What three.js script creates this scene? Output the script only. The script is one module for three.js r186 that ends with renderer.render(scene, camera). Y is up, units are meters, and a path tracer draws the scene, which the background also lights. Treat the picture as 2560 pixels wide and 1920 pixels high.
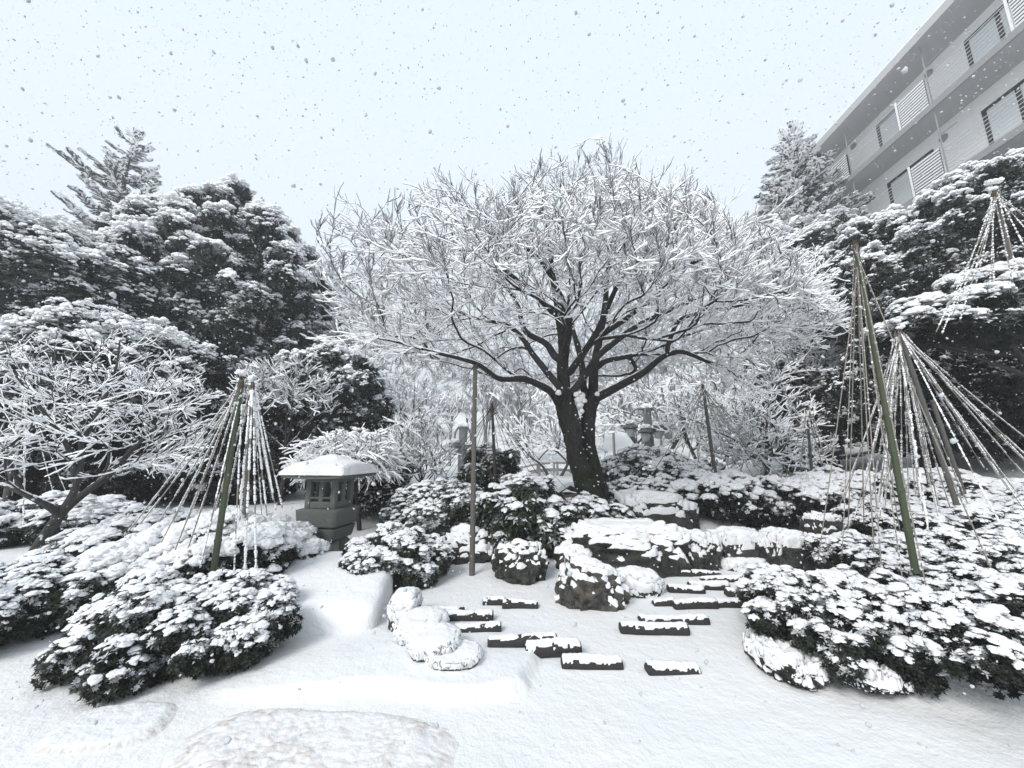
import * as THREE from 'three';
import { mergeGeometries, mergeVertices } from 'three/addons/utils/BufferGeometryUtils.js';
import { ImprovedNoise } from 'three/addons/math/ImprovedNoise.js';

// ---------------------------------------------------------------- camera, sky, sun, exposure
const scene = new THREE.Scene();
const PITCH = 10.2 * Math.PI / 180, EYE = 1.6;
const camera = new THREE.PerspectiveCamera(90, 4 / 3, 0.05, 600);
camera.position.set(0, EYE, 0);
camera.rotation.x = PITCH;
const renderer = new THREE.WebGLRenderer({ antialias: true });
renderer.setSize(1024, 768);
renderer.shadowMap.enabled = true;
renderer.toneMapping = THREE.LinearToneMapping;
renderer.toneMappingExposure = 1.9;
{
  const W = 64, Hh = 64, data = new Float32Array(W * Hh * 4);
  for (let j = 0; j < Hh; j++) for (let i = 0; i < W; i++) {
    const e = ((j + 0.5) / Hh - 0.5) * Math.PI, s = Math.max(0, Math.sin(e)), k = Math.pow(s, 0.75);
    const o = (j * W + i) * 4;
    data[o] = 0.53 - 0.075 * k; data[o + 1] = 0.565 - 0.042 * k; data[o + 2] = 0.59 + 0.01 * k; data[o + 3] = 1;
  }
  const sky = new THREE.DataTexture(data, W, Hh, THREE.RGBAFormat, THREE.FloatType);
  sky.mapping = THREE.EquirectangularReflectionMapping; sky.magFilter = THREE.LinearFilter; sky.minFilter = THREE.LinearFilter; sky.needsUpdate = true;
  scene.background = sky; scene.environment = sky;
}
const sun = new THREE.DirectionalLight(new THREE.Color(1, 0.965, 0.92), 1.5);
sun.position.set(-18, 27, 17); sun.target.position.set(0, 0, -8);
sun.castShadow = true; sun.shadow.radius = 45; sun.shadow.mapSize.set(2048, 2048);
Object.assign(sun.shadow.camera, { left: -30, right: 30, top: 30, bottom: -30, near: 1, far: 120 });
scene.add(sun, sun.target);
scene.fog = new THREE.FogExp2(new THREE.Color(0.95, 0.97, 1.0), 0.005);

// ---------------------------------------------------------------- helpers
const V = (x, y, z) => new THREE.Vector3(x, y, z);
let rs = 12345;
const R = () => { rs = (rs + 0x6d2b79f5) | 0; let t = Math.imul(rs ^ (rs >>> 15), 1 | rs); t = (t + Math.imul(t ^ (t >>> 7), 61 | t)) ^ t; return ((t ^ (t >>> 14)) >>> 0) / 4294967296; };
const seed = (n) => { rs = n * 7919 + 17; };
const rr = (a, b) => a + (b - a) * R();
const clamp = (x, a = 0, b = 1) => Math.min(b, Math.max(a, x));
const sst = (a, b, x) => { const t = clamp((x - a) / (b - a)); return t * t * (3 - 2 * t); };
const lerp = (a, b, t) => a + (b - a) * t;
const perlin = new ImprovedNoise();
const n3 = (x, y, z) => perlin.noise(x, y, z);
const fbm = (x, y, z, o = 4) => { let s = 0, a = 0.5, f = 1; for (let i = 0; i < o; i++) { s += a * n3(x * f, y * f, z * f); a *= 0.5; f *= 2.03; } return s; };
const UP = V(0, 1, 0);

// a point of the place seen in direction (px, py) of the 2560 x 1920 view, at d metres ahead; s is its depth along the lens axis
function ray(px, py) {
  const cx = (px - 1280) / 960, cy = (960 - py) / 960;
  return V(cx, cy * Math.cos(PITCH) + Math.sin(PITCH), -Math.cos(PITCH) + cy * Math.sin(PITCH));
}
function pix(px, py, d) { const r = ray(px, py), s = d / -r.z; const p = r.multiplyScalar(s); p.y += EYE; p.s = s; return p; }
function ground(px, py, lift = 0) {
  const r = ray(px, py);
  for (let s = 0.5; s < 80; s += 0.01) { const x = r.x * s, y = EYE + r.y * s, z = r.z * s; if (y <= H(x, z) + lift) { const p = V(x, y, z); p.s = s; return p; } }
  const p = r.multiplyScalar(80); p.s = 80; return p;
}
// the lie of the snow
function H(x, z) {
  const d = -z;
  let h = 0.045 * clamp(d - 2.8, 0, 6) + 0.012 * Math.max(0, d - 8.8);
  const xb = d < 3.9 ? 2.2 : 2.2 + (d - 3.9) * 1.25;                       // raised bed on the right
  const bed = sst(-0.05, 0.5, x - xb) * sst(2.6, 3.1, d + 0.1 * Math.sin(x * 2.1));
  h += bed * (0.13 + 0.02 * clamp(d - 3, 0, 8) + 0.03 * clamp(x - 2, 0, 6));
  h += 0.55 * sst(6, 12, x) * sst(3, 8, d) + 1.0 * sst(9, 18, x) * sst(5, 14, d);
  h += 0.27 * sst(6.6, 7.5, d) * sst(-1.6, -0.4, x) * (1 - sst(6, 9, x)); // the tree's bed
  h += 0.1 * sst(-2.6, -4.2, x) * sst(3.2, 4.6, d);                        // left beds
  const tx = x + 0.05 * Math.sin(d * 9), edge = 2.83 + 0.035 * Math.sin(x * 5) + 0.10 * clamp(x + 0.3, 0, 1); // the buried ledge
  h += 0.075 * sst(0, 0.06, d - edge + 0.02 * n3(x * 9, d * 9, 2)) * (1 - sst(0.10, 0.18, tx)) * (1 - sst(3.1, 3.9, d)) * sst(-2.3, -1.2, x);
  h += 0.05 * fbm(x * 0.45, d * 0.45, 3.1, 3) + 0.012 * fbm(x * 2.2, d * 2.2, 7.7, 3);
  const far = sst(22, 75, Math.hypot(x * 0.8, d));
  h += far * (9 + 12 * fbm(x * 0.012 + 4, d * 0.012, 1.7, 3)) * sst(5, 40, d);
  return h;
}
const counts = {};
function numbered(name) { const n = counts[name] = (counts[name] ?? -1) + 1; return n ? name + '_' + String(n).padStart(3, '0') : name; }
function thing(name, label, category, pos, group) {
  const o = new THREE.Group(); o.name = numbered(name); o.position.copy(pos); o.userData = { label, category };
  if (group) o.userData.group = group;
  scene.add(o); return o;
}
function part(parent, name, geo, mat, kind) {
  const m = new THREE.Mesh(geo, mat); m.name = name; m.castShadow = m.receiveShadow = true;
  if (kind) m.userData.kind = kind;
  parent.add(m); return m;
}
function inst(parent, name, geo, mat, mats, cols) {
  if (!mats.length) return null;
  const m = new THREE.InstancedMesh(geo, mat, mats.length); m.name = name; m.castShadow = m.receiveShadow = true; m.userData.kind = 'stuff';
  for (let i = 0; i < mats.length; i++) { m.setMatrixAt(i, mats[i]); if (cols) m.setColorAt(i, cols[i]); }
  parent.add(m); return m;
}
const uvXZ = (g, s = 1) => { const p = g.attributes.position, u = new Float32Array(p.count * 2); for (let i = 0; i < p.count; i++) { u[2 * i] = (p.getX(i) + p.getY(i) * 0.37) * s; u[2 * i + 1] = (p.getZ(i) + p.getY(i) * 0.83) * s; } g.setAttribute('uv', new THREE.BufferAttribute(u, 2)); return g; };

// ---------------------------------------------------------------- materials
function noiseTex(size, fn, srgb) {
  const d = new Uint8Array(size * size * 4);
  for (let y = 0; y < size; y++) for (let x = 0; x < size; x++) { const c = fn(x / size, y / size), o = (y * size + x) * 4; for (let k = 0; k < 3; k++) d[o + k] = clamp(c[k] ?? c[0]) * 255; d[o + 3] = 255; }
  const t = new THREE.DataTexture(d, size, size); t.wrapS = t.wrapT = THREE.RepeatWrapping; t.magFilter = THREE.LinearFilter; t.minFilter = THREE.LinearFilter; if (srgb) t.colorSpace = THREE.SRGBColorSpace; t.needsUpdate = true; return t;
}
// gradient noise that repeats every f cells
function cellNoise(x, y, f, sd) {
  const xi = Math.floor(x), yi = Math.floor(y), fx = x - xi, fy = y - yi, w = (t) => t * t * t * (t * (t * 6 - 15) + 10);
  const g = (i, j) => { let h = Math.imul((i % f + f) % f + 1, 374761393) ^ Math.imul((j % f + f) % f + 1, 668265263) ^ Math.imul(sd + 1, 974634777); h = Math.imul(h ^ (h >>> 15), 2246822519); h = Math.imul(h ^ (h >>> 13), 3266489917); h = (h ^ (h >>> 16)) >>> 0; const a = h / 4294967296 * 6.2832; return Math.cos(a) * (x - i) + Math.sin(a) * (y - j); };
  const a = lerp(g(xi, yi), g(xi + 1, yi), w(fx)), b = lerp(g(xi, yi + 1), g(xi + 1, yi + 1), w(fx));
  return lerp(a, b, w(fy));
}
const tile = (u, v, f, o, sd = 0, gain = 0.5) => { let s = 0, a = 1; for (let i = 0; i < o; i++) { s += a * cellNoise(u * f, v * f, f, sd + i * 7); f *= 2; a *= gain; } return s; };
const snowBump = noiseTex(512, (u, v) => [0.5 + 0.45 * tile(u, v, 9, 5, 1, 0.72)]);
const barkBump = noiseTex(256, (u, v) => [0.5 + 0.5 * tile(u, v, 6, 5, 3, 0.65)]);
const mat = (r, g, b, rough = 0.9, o = {}) => { const m = new THREE.MeshStandardMaterial({ roughness: rough, metalness: 0, ...o }); m.color.setRGB(r, g, b); return m; };
const M = {
  snow: mat(0.84, 0.845, 0.855, 0.85, { bumpMap: snowBump, bumpScale: 0.009 }),
  snowPlain: mat(0.91, 0.915, 0.925, 0.85),
  ground: mat(0.77, 0.775, 0.785, 0.85, { bumpMap: snowBump, bumpScale: 0.009, vertexColors: true }),
  bark: mat(1, 1, 1, 0.95, { vertexColors: true, bumpMap: barkBump, bumpScale: 0.06 }),
  snowSoft: mat(0.8, 0.805, 0.815, 0.85),
  twig: mat(0.035, 0.03, 0.028, 0.95),
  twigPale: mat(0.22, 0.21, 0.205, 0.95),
  leaf: mat(1, 1, 1, 0.6, { side: THREE.DoubleSide }),
  rock: mat(1, 1, 1, 0.9, { vertexColors: true, bumpMap: barkBump, bumpScale: 0.07 }),
  stone: mat(0.13, 0.142, 0.13, 0.9, { bumpMap: barkBump, bumpScale: 0.008 }),
  log: mat(0.028, 0.026, 0.025, 0.8, { bumpMap: barkBump, bumpScale: 0.012 }),
  bamboo: mat(0.055, 0.068, 0.034, 0.55), bambooDark: mat(0.06, 0.055, 0.045, 0.7), node: mat(0.16, 0.16, 0.09, 0.7),
  pole: mat(0.10, 0.095, 0.085, 0.8, { bumpMap: barkBump, bumpScale: 0.006 }),
  straw: mat(0.26, 0.24, 0.21, 0.95), ropeDark: mat(0.11, 0.10, 0.09, 0.95), knot: mat(0.09, 0.07, 0.05, 0.95),
  flake: mat(0.5, 0.52, 0.55, 0.9),
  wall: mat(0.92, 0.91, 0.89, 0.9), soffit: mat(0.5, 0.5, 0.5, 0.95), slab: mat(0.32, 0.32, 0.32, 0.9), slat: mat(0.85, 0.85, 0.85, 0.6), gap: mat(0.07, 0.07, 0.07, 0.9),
  frame: mat(0.035, 0.032, 0.03, 0.5), pane: mat(0.72, 0.75, 0.76, 0.3), rail: mat(0.62, 0.62, 0.62, 0.6), roof: mat(0.4, 0.4, 0.41, 0.9),
  iron: mat(0.13, 0.13, 0.13, 0.7), ironGrey: mat(0.2, 0.21, 0.21, 0.7), lampGlass: mat(0.5, 0.5, 0.48, 0.3), wood: mat(0.06, 0.05, 0.045, 0.9), bridge: mat(0.34, 0.33, 0.32, 0.9),
};

// ---------------------------------------------------------------- ground
function axis(parts) { const a = [parts[0][0]]; for (const [to, n, p = 1] of parts.slice(1)) { const f = a[a.length - 1]; for (let i = 1; i <= n; i++) a.push(f + (to - f) * Math.pow(i / n, p)); } return a; }
{
  const xs = axis([[-190], [-20, 26, 0.45], [-6, 45], [6, 320], [20, 45], [190, 26, 2.2]]);
  const ds = axis([[-14], [0.9, 18], [7, 190], [16, 90], [60, 40], [230, 26]]);
  const nx = xs.length, nd = ds.length, pos = new Float32Array(nx * nd * 3), uv = new Float32Array(nx * nd * 2), col = new Float32Array(nx * nd * 3), idx = [];
  for (let j = 0; j < nd; j++) for (let i = 0; i < nx; i++) {
    const k = j * nx + i, x = xs[i], z = -ds[j];
    pos.set([x, H(x, z), z], k * 3); uv.set([x / 1.1, z / 1.1], k * 2);
    const le = 2.83 + 0.035 * Math.sin(x * 5) + 0.10 * clamp(x + 0.3, 0, 1), rim = clamp(1 - Math.abs(-z - le - 0.02) / 0.045) * (1 - sst(0.08, 0.2, x)) * sst(-1.6, -0.9, x) * clamp(0.4 + 2.5 * fbm(x * 22, z * 22, 6, 4)) * 0.2;
    const w = fbm(x * 0.7, z * 0.7, 11, 3), warm = clamp(0.35 + 1.6 * w) * 0.05;
    col.set([(0.99 + warm * 0.2) * (1 - rim * 0.8), (1 - warm * 0.25) * (1 - rim), (1 - warm) * (1 - rim * 1.2)], k * 3);
  }
  for (let j = 0; j < nd - 1; j++) for (let i = 0; i < nx - 1; i++) { const a = j * nx + i; idx.push(a, a + 1, a + nx + 1, a, a + nx + 1, a + nx); }
  const g = new THREE.BufferGeometry(); g.setAttribute('position', new THREE.BufferAttribute(pos, 3)); g.setAttribute('uv', new THREE.BufferAttribute(uv, 2)); g.setAttribute('color', new THREE.BufferAttribute(col, 3)); g.setIndex(idx); g.computeVertexNormals();
  const m = part(scene, 'snowy_ground', g, M.ground, 'structure');
  m.userData.label = 'trodden garden ground under fresh white snow';
}

// ---------------------------------------------------------------- small shapes
function blob(detail, lump, freq, flat, sd) {           // a lump of snow, about 1 in radius
  const g0 = new THREE.IcosahedronGeometry(1, detail); g0.deleteAttribute('uv'); g0.deleteAttribute('normal');
  const g = mergeVertices(g0, 1e-4), p = g.attributes.position;
  for (let i = 0; i < p.count; i++) {
    const x = p.getX(i), y = p.getY(i), z = p.getZ(i), k = 1 + lump * fbm(x * freq + sd, y * freq, z * freq, 3);
    p.setXYZ(i, x * k, (y > 0 ? y : y * 0.45) * k * flat, z * k);
  }
  g.computeVertexNormals(); return g;
}
const CLUMP = [blob(5, 0.75, 1.9, 0.95, 1), blob(5, 0.85, 2.2, 0.9, 8.3)];
function tuft(n, sd, det, spread = 0.85) {
  seed(sd); const L = [];
  for (let i = 0; i < n; i++) { const a = i * 2.39996, r = spread * Math.sqrt((i + 0.3) / n), k = rr(0.3, 0.58) * (1.1 - 0.3 * r), g = blob(det, 0.7, 1.6, 0.9, sd + i * 3.1); g.scale(k * rr(0.9, 1.4), k, k * rr(0.9, 1.4)); g.rotateY(R() * 6); g.translate(Math.cos(a) * r, (0.6 - 0.55 * r * r) * rr(0.5, 1.2), Math.sin(a) * r); L.push(g); }
  return mergeGeometries(L);
}
const TUFT = [tuft(13, 41, 2), tuft(10, 52, 2, 0.95)], TUFT_LOW = tuft(7, 63, 1, 0.95);
const CLUMP_LOW = blob(3, 0.9, 1.6, 0.8, 4.4);
function leafGeo(list) {     // list of [azimuth, elevation, length, width, start]
  const pos = [];
  for (const [a, e, L, w, s = 0, oy = 0] of list) {
    const ce = Math.cos(e), se = Math.sin(e), ca = Math.cos(a), sa = Math.sin(a);
    const P = (t, side, bend) => { const r = s + t * L, rad = r * ce - bend * se, y = r * se + bend * ce + oy; return [ca * rad - sa * side, y, sa * rad + ca * side]; };
    const b = P(0, 0, 0), m1 = P(0.5, w, 0.06 * L), m2 = P(0.5, -w, 0.06 * L), m = P(0.55, 0, 0), t = P(1, 0, -0.15 * L);
    pos.push(...b, ...m, ...m1, ...b, ...m2, ...m, ...m1, ...m, ...t, ...m, ...m2, ...t);
  }
  const g = new THREE.BufferGeometry(); g.setAttribute('position', new THREE.Float32BufferAttribute(pos, 3)); g.computeVertexNormals(); return g;
}
seed(3);
const GA = 2.39996;
const SPRIG = {
  azalea: leafGeo(Array.from({ length: 11 }, (_, i) => [i * GA, 0.15 + 0.9 * R() - (i > 7 ? 0.5 : 0), rr(0.7, 1.1), rr(0.16, 0.24), 0, i > 7 ? -0.4 : 0])),
  broad: leafGeo(Array.from({ length: 9 }, (_, i) => [i * GA, rr(-0.5, 0.55), rr(0.8, 1.2), rr(0.15, 0.23), 0.05, -0.3 * (i > 5)])),
  box: leafGeo(Array.from({ length: 14 }, (_, i) => [i * GA, rr(-0.3, 1.3), rr(0.5, 1), rr(0.2, 0.3), 0.1])),
  needle: leafGeo(Array.from({ length: 26 }, (_, i) => [i * GA, rr(-0.1, 1.3), rr(0.8, 1.15), 0.035, 0])),
  tree: leafGeo(Array.from({ length: 14 }, (_, i) => [i * GA, rr(-0.5, 1.0), rr(0.6, 1.1), rr(0.16, 0.24), 0.1, rr(-0.3, 0.2)])),
};
for (const k of ['azalea', 'box', 'tree']) {
  const L = []; for (let i = 0; i < 4; i++) { const g = SPRIG[k].clone(), a = i * 1.9 + R(), q = rr(0.42, 0.62); g.scale(q, q, q); g.rotateZ(rr(-0.5, 0.5)); g.rotateY(R() * 6); g.translate(Math.cos(a) * 0.55, rr(-0.25, 0.35), Math.sin(a) * 0.55); L.push(g); }
  SPRIG[k] = mergeGeometries(L);
}
{ // a flat spray along +x
  const L = [];
  for (let i = 0; i < 9; i++) for (const s of [-1, 1]) L.push([i / 9, s, (1 - 0.6 * Math.abs(i / 9 - 0.35)) * rr(0.3, 0.45)]);
  const pos = [];
  for (const [t, s, l] of L) {
    const x0 = t, x1 = t + l * 0.75, z1 = s * l * 0.8, w = 0.045, yy = -0.12 * t * t;
    pos.push(x0, yy, 0, x0 + 0.5 * (x1 - x0) - w, yy + 0.02, z1 * 0.5 + w * s, x1, yy - 0.1 * l, z1, x0, yy, 0, x1, yy - 0.1 * l, z1, x0 + 0.5 * (x1 - x0) + w, yy + 0.02, z1 * 0.5 - w * s);
  }
  pos.push(0, 0, -0.03, 1.25, -0.2, 0, 0, 0, 0.03);
  const g = new THREE.BufferGeometry(); g.setAttribute('position', new THREE.Float32BufferAttribute(pos, 3)); g.computeVertexNormals(); SPRIG.frond = g;
}
function loft(sections, n, half) {   // sections [z, rx, ry]; a closed strip along z; half: only the upper half (snow lying on a twig)
  const pos = [], idx = [], m = half ? n + 1 : n;
  for (const [z, rx, ry] of sections) for (let i = 0; i < m; i++) { const a = half ? Math.PI * (i / n) * 1.16 - 0.25 : 2 * Math.PI * i / n; pos.push(Math.cos(a) * rx, Math.sin(a) * ry, z); }
  for (let k = 0; k < sections.length - 1; k++) for (let i = 0; i < (half ? n : m); i++) { const a = k * m + i, b = k * m + (i + 1) % m; idx.push(a, b, b + m, a, b + m, a + m); }
  const g = new THREE.BufferGeometry(); g.setAttribute('position', new THREE.Float32BufferAttribute(pos, 3)); g.setIndex(idx); g.computeVertexNormals(); return g;
}
const TWIG = loft([[0, 1, 1], [1, 0.82, 0.82]], 4, false);
const RIDGE = loft([[-0.04, 0.45, 0.35], [0.1, 0.9, 0.95], [0.35, 1.05, 0.85], [0.6, 0.9, 1.1], [0.9, 0.95, 0.85], [1.04, 0.4, 0.35]], 6, true);
const TWIG3 = loft([[0, 1.1, 1.1], [1, 0.9, 0.9]], 3, false), RIDGE3 = loft([[-0.03, 0.7, 0.6], [0.45, 1.05, 1.05], [1.03, 0.7, 0.6]], 3, true);
function bake(geo, mats) {   // copies joined into one mesh
  const p = geo.attributes.position, n = geo.attributes.normal, I = geo.index.array, c = p.count, pos = new Float32Array(mats.length * c * 3), nor = new Float32Array(mats.length * c * 3), idx = new Uint32Array(mats.length * I.length), v = V(), nm = new THREE.Matrix3();
  mats.forEach((m, k) => {
    nm.getNormalMatrix(m);
    for (let i = 0; i < c; i++) { v.fromBufferAttribute(p, i).applyMatrix4(m).toArray(pos, (k * c + i) * 3); v.fromBufferAttribute(n, i).applyMatrix3(nm).normalize().toArray(nor, (k * c + i) * 3); }
    for (let i = 0; i < I.length; i++) idx[k * I.length + i] = I[i] + k * c;
  });
  const g = new THREE.BufferGeometry(); g.setAttribute('position', new THREE.BufferAttribute(pos, 3)); g.setAttribute('normal', new THREE.BufferAttribute(nor, 3)); g.setIndex(new THREE.BufferAttribute(idx, 1)); return g;
}
const _x = V(), _y = V(), _z = V();
function basis(p, dir, sx, sy, sz, up = UP) {   // matrix with z along dir and y as upright as can be
  _z.copy(dir).normalize(); _x.crossVectors(up, _z); if (_x.lengthSq() < 1e-5) _x.set(1, 0, 0); _x.normalize(); _y.crossVectors(_z, _x);
  return new THREE.Matrix4().makeBasis(_x.clone().multiplyScalar(sx), _y.clone().multiplyScalar(sy), _z.clone().multiplyScalar(sz)).setPosition(p);
}
const _q = new THREE.Quaternion(), _q2 = new THREE.Quaternion(), _s = V();
function spun(p, n, sx, sy, sz) { _q.setFromUnitVectors(UP, n); _q2.setFromAxisAngle(UP, R() * 6.283); _q.multiply(_q2); return new THREE.Matrix4().compose(p, _q, _s.set(sx, sy, sz)); }

// snow lying on a shape: its upward faces lifted, the rest left out
function snowCap(geo, t, lo, hi, { nf = 4, na = 0.35, lump = 0.4, sd = 0 } = {}) {
  const p = geo.attributes.position, n = geo.attributes.normal, q = new Float32Array(p.count * 3), w = new Float32Array(p.count), idx = [];
  for (let i = 0; i < p.count; i++) {
    const x = p.getX(i), y = p.getY(i), z = p.getZ(i), nz = fbm(x * nf + sd, y * nf, z * nf, 4);
    w[i] = sst(lo, hi, n.getY(i) + na * 2 * nz);
    const k = w[i] > 0 ? t * Math.sqrt(w[i]) * (1 + lump * fbm(x * nf * 1.7, y * nf, z * nf * 1.7 + sd, 3)) : -0.012;
    q.set([x + n.getX(i) * k * 0.45, y + (w[i] > 0 ? k * (0.55 + 0.45 * n.getY(i)) : k * n.getY(i)), z + n.getZ(i) * k * 0.45], i * 3);
  }
  const I = geo.index.array;
  for (let k = 0; k < I.length; k += 3) if (w[I[k]] + w[I[k + 1]] + w[I[k + 2]] > 0) idx.push(I[k], I[k + 1], I[k + 2]);
  const g = new THREE.BufferGeometry(); g.setAttribute('position', new THREE.BufferAttribute(q, 3)); g.setIndex(idx); g.computeVertexNormals();
  return uvXZ(g, 1.1);
}

// ---------------------------------------------------------------- rocks
function rockGeo(w, h, d, sd, { boxy = 0.72, rough = 0.2, detail = 22, tilt = 0, moss = 0.5, wedge = 0, tone = 0.05, tan = 0 } = {}) {
  const g0 = new THREE.IcosahedronGeometry(1, detail); g0.deleteAttribute('uv'); g0.deleteAttribute('normal');
  const g = mergeVertices(g0, 1e-4), p = g.attributes.position, c = new Float32Array(p.count * 3);
  const pw = (a) => Math.sign(a) * Math.pow(Math.abs(a), boxy);
  for (let i = 0; i < p.count; i++) {
    const a = p.getX(i), b = p.getY(i), e = p.getZ(i);
    const ridge = 1 - 2 * Math.abs(n3(a * 1.7 + sd, b * 2.1, e * 1.7 - sd));
    const crack = 1 - Math.abs(2 * n3(a * 2.6 - sd, b * 3.4 + sd, e * 2.6));
    const k = 1 + rough * (1.3 * fbm(a * 1.4 + sd * 3, b * 1.4, e * 1.4, 5) + 0.3 * ridge - 0.12 - 0.35 * Math.pow(clamp(crack), 6)) + 0.10 * fbm(a * 5, b * 5 + sd, e * 5, 4);
    let x = pw(a) * k * w / 2, y = pw(b) * k * h / 2, z = pw(e) * k * d / 2;
    y += tilt * x; if (wedge && y > 0) y *= lerp(1.25, 1.25 - wedge, clamp(x / w + 0.5)); if (y < -h * 0.62) y = -h * 0.62;
    p.setXYZ(i, x, y, z);
    const m = clamp(0.5 + 2.2 * fbm(a * 2.2 + sd, b * 2.2 + 5, e * 2.2, 4)) * moss, v = clamp(0.35 + 1.3 * (0.5 + 1.5 * fbm(a * 5, b * 5 + sd, e * 5, 4)), 0.25, 2.2);
    const T = tone * v, warm = tan * clamp(0.5 + 2.5 * fbm(a * 2 + 40, b * 2, e * 2 + sd, 3));
    c.set([lerp(T * (1 + warm), T * 0.35, m), lerp(T * (1 + warm * 0.6), T * 0.5, m), lerp(T * (0.95 + warm * 0.3), T * 0.2, m)], i * 3);
  }
  g.setAttribute('color', new THREE.BufferAttribute(c, 3)); g.computeVertexNormals(); return uvXZ(g, 1.3);
}
function rock(label, x0, y0, x1, y1, d, sd, o = {}) {   // seen between (x0, y0) and (x1, y1)
  if (!d) d = -ground((x0 + x1) / 2, y1).z;
  const f = pix((x0 + x1) / 2, y1, d), dd = o.deep ?? (x1 - x0) * f.s / 960 * 0.75, a = pix((x0 + x1) / 2, y0, d + dd * 0.35), k = a.s / 960;
  const w = (x1 - x0) * k * 0.97, top = a.y - (o.snow ?? 0.07) * 0.6, h = (top - f.y) * (o.bury ?? 1.45);
  const t = thing(o.name ?? 'garden_rock', label, o.category ?? 'rock', V(a.x, top - h / 2, a.z), o.group);
  t.rotation.y = o.turn ?? 0;
  const g = rockGeo(w, h, dd, sd, o);
  part(t, 'stone', g, M.rock);
  part(t, 'snow_cap', snowCap(g, o.snow ?? 0.07, o.lo ?? 0.45, o.hi ?? 0.8, { nf: o.nf ?? 5 / Math.max(0.5, w), na: o.na ?? 0.4, lump: o.lump ?? 0.4, sd }), M.snow);
  return t;
}
rock('big dark mossy boulder with a snow cap just right of the maple trunk', 1540, 1232, 1722, 1345, 6.9, 2, { snow: 0.1, boxy: 0.55, tilt: -0.06, lo: 0.6, hi: 0.88, na: 0.12, rough: 0.18 });
rock('long low mossy boulder spread with snow in front of the maple trunk', 1395, 1308, 1705, 1432, 0, 5, { snow: 0.06, boxy: 0.75, lo: 0.64, hi: 0.92, rough: 0.36, deep: 1.0, na: 0.2, moss: 0.7 });
rock('rounded dark boulder below the broadleaf shrub, left of the long low boulder', 1238, 1352, 1372, 1455, 0, 9, { snow: 0.04, lo: 0.7, hi: 0.95, boxy: 0.9, rough: 0.38, na: 0.2, moss: 0.8 });
rock('dark boulder under shrub leaves right behind the grey support pole', 1090, 1325, 1250, 1425, 5.6, 11, { snow: 0.05, rough: 0.36, boxy: 0.9, lo: 0.6, hi: 0.9, na: 0.2, moss: 0.7 });
rock('triangular grey brown rock with a snowy tail standing alone between the log steps', 1392, 1382, 1560, 1524, 0, 14, { snow: 0.05, boxy: 0.85, rough: 0.34, tone: 0.06, tan: 0.5, moss: 0.3, lo: 0.55, hi: 0.85, wedge: 0.85, na: 0.3, deep: 0.45 });
rock('low snow covered rock running right from the triangular rock', 1540, 1428, 1650, 1490, 0, 15, { snow: 0.08, lo: 0.1, hi: 0.5, na: 0.5, tilt: -0.1 });
rock('pointed mossy rock between the long low boulder and the two flat topped rocks', 1692, 1328, 1792, 1425, 0, 17, { snow: 0.06, boxy: 0.85, rough: 0.3, lo: 0.5, hi: 0.8, na: 0.15 });
rock('left flat topped snowy rock of the pair at the back of the right log steps', 1778, 1328, 1905, 1420, 0, 19, { snow: 0.1, boxy: 0.6, lo: 0.6, hi: 0.88, na: 0.14, rough: 0.18 });
rock('right flat topped snowy rock of the pair at the back of the right log steps', 1895, 1330, 2012, 1428, 0, 21, { snow: 0.11, boxy: 0.62, lo: 0.6, hi: 0.88, na: 0.14, rough: 0.18 });
rock('tall dark rock at the corner of the right azalea bed behind hanging ropes', 2004, 1285, 2110, 1420, 0, 23, { snow: 0.04, lo: 0.7, hi: 0.95, boxy: 0.6 });
rock('small snow mound of a rock at the foot of the two flat topped rocks', 1800, 1394, 1905, 1428, 0, 25, { snow: 0.07, lo: 0.0, hi: 0.4, detail: 14 });
rock('small snowy rock at the right end of the long low boulder', 1610, 1385, 1665, 1428, 0, 26, { snow: 0.05, lo: 0.2, hi: 0.6, detail: 14 });
rock('snow humped rock tucked under the front of the right azalea bed', 2065, 1640, 2215, 1722, 2.85, 28, { snow: 0.08, boxy: 0.85, lo: 0.88, hi: 1.05, deep: 0.5, tone: 0.03, rough: 0.35, na: 0.2, moss: 0.8 });
rock('dark mossy edging rock at the left front corner of the right azalea bed', 1885, 1610, 2015, 1698, 3.05, 31, { snow: 0.07, boxy: 0.85, lo: 0.88, hi: 1.05, deep: 0.6, tone: 0.035, rough: 0.35, na: 0.2, moss: 0.8 });
rock('dark edging rock under the bushes at the right edge of the photo', 2240, 1640, 2600, 1760, 3.1, 33, { snow: 0.05, boxy: 0.6, lo: 0.75, hi: 0.98, deep: 0.7, tone: 0.035 });
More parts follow.
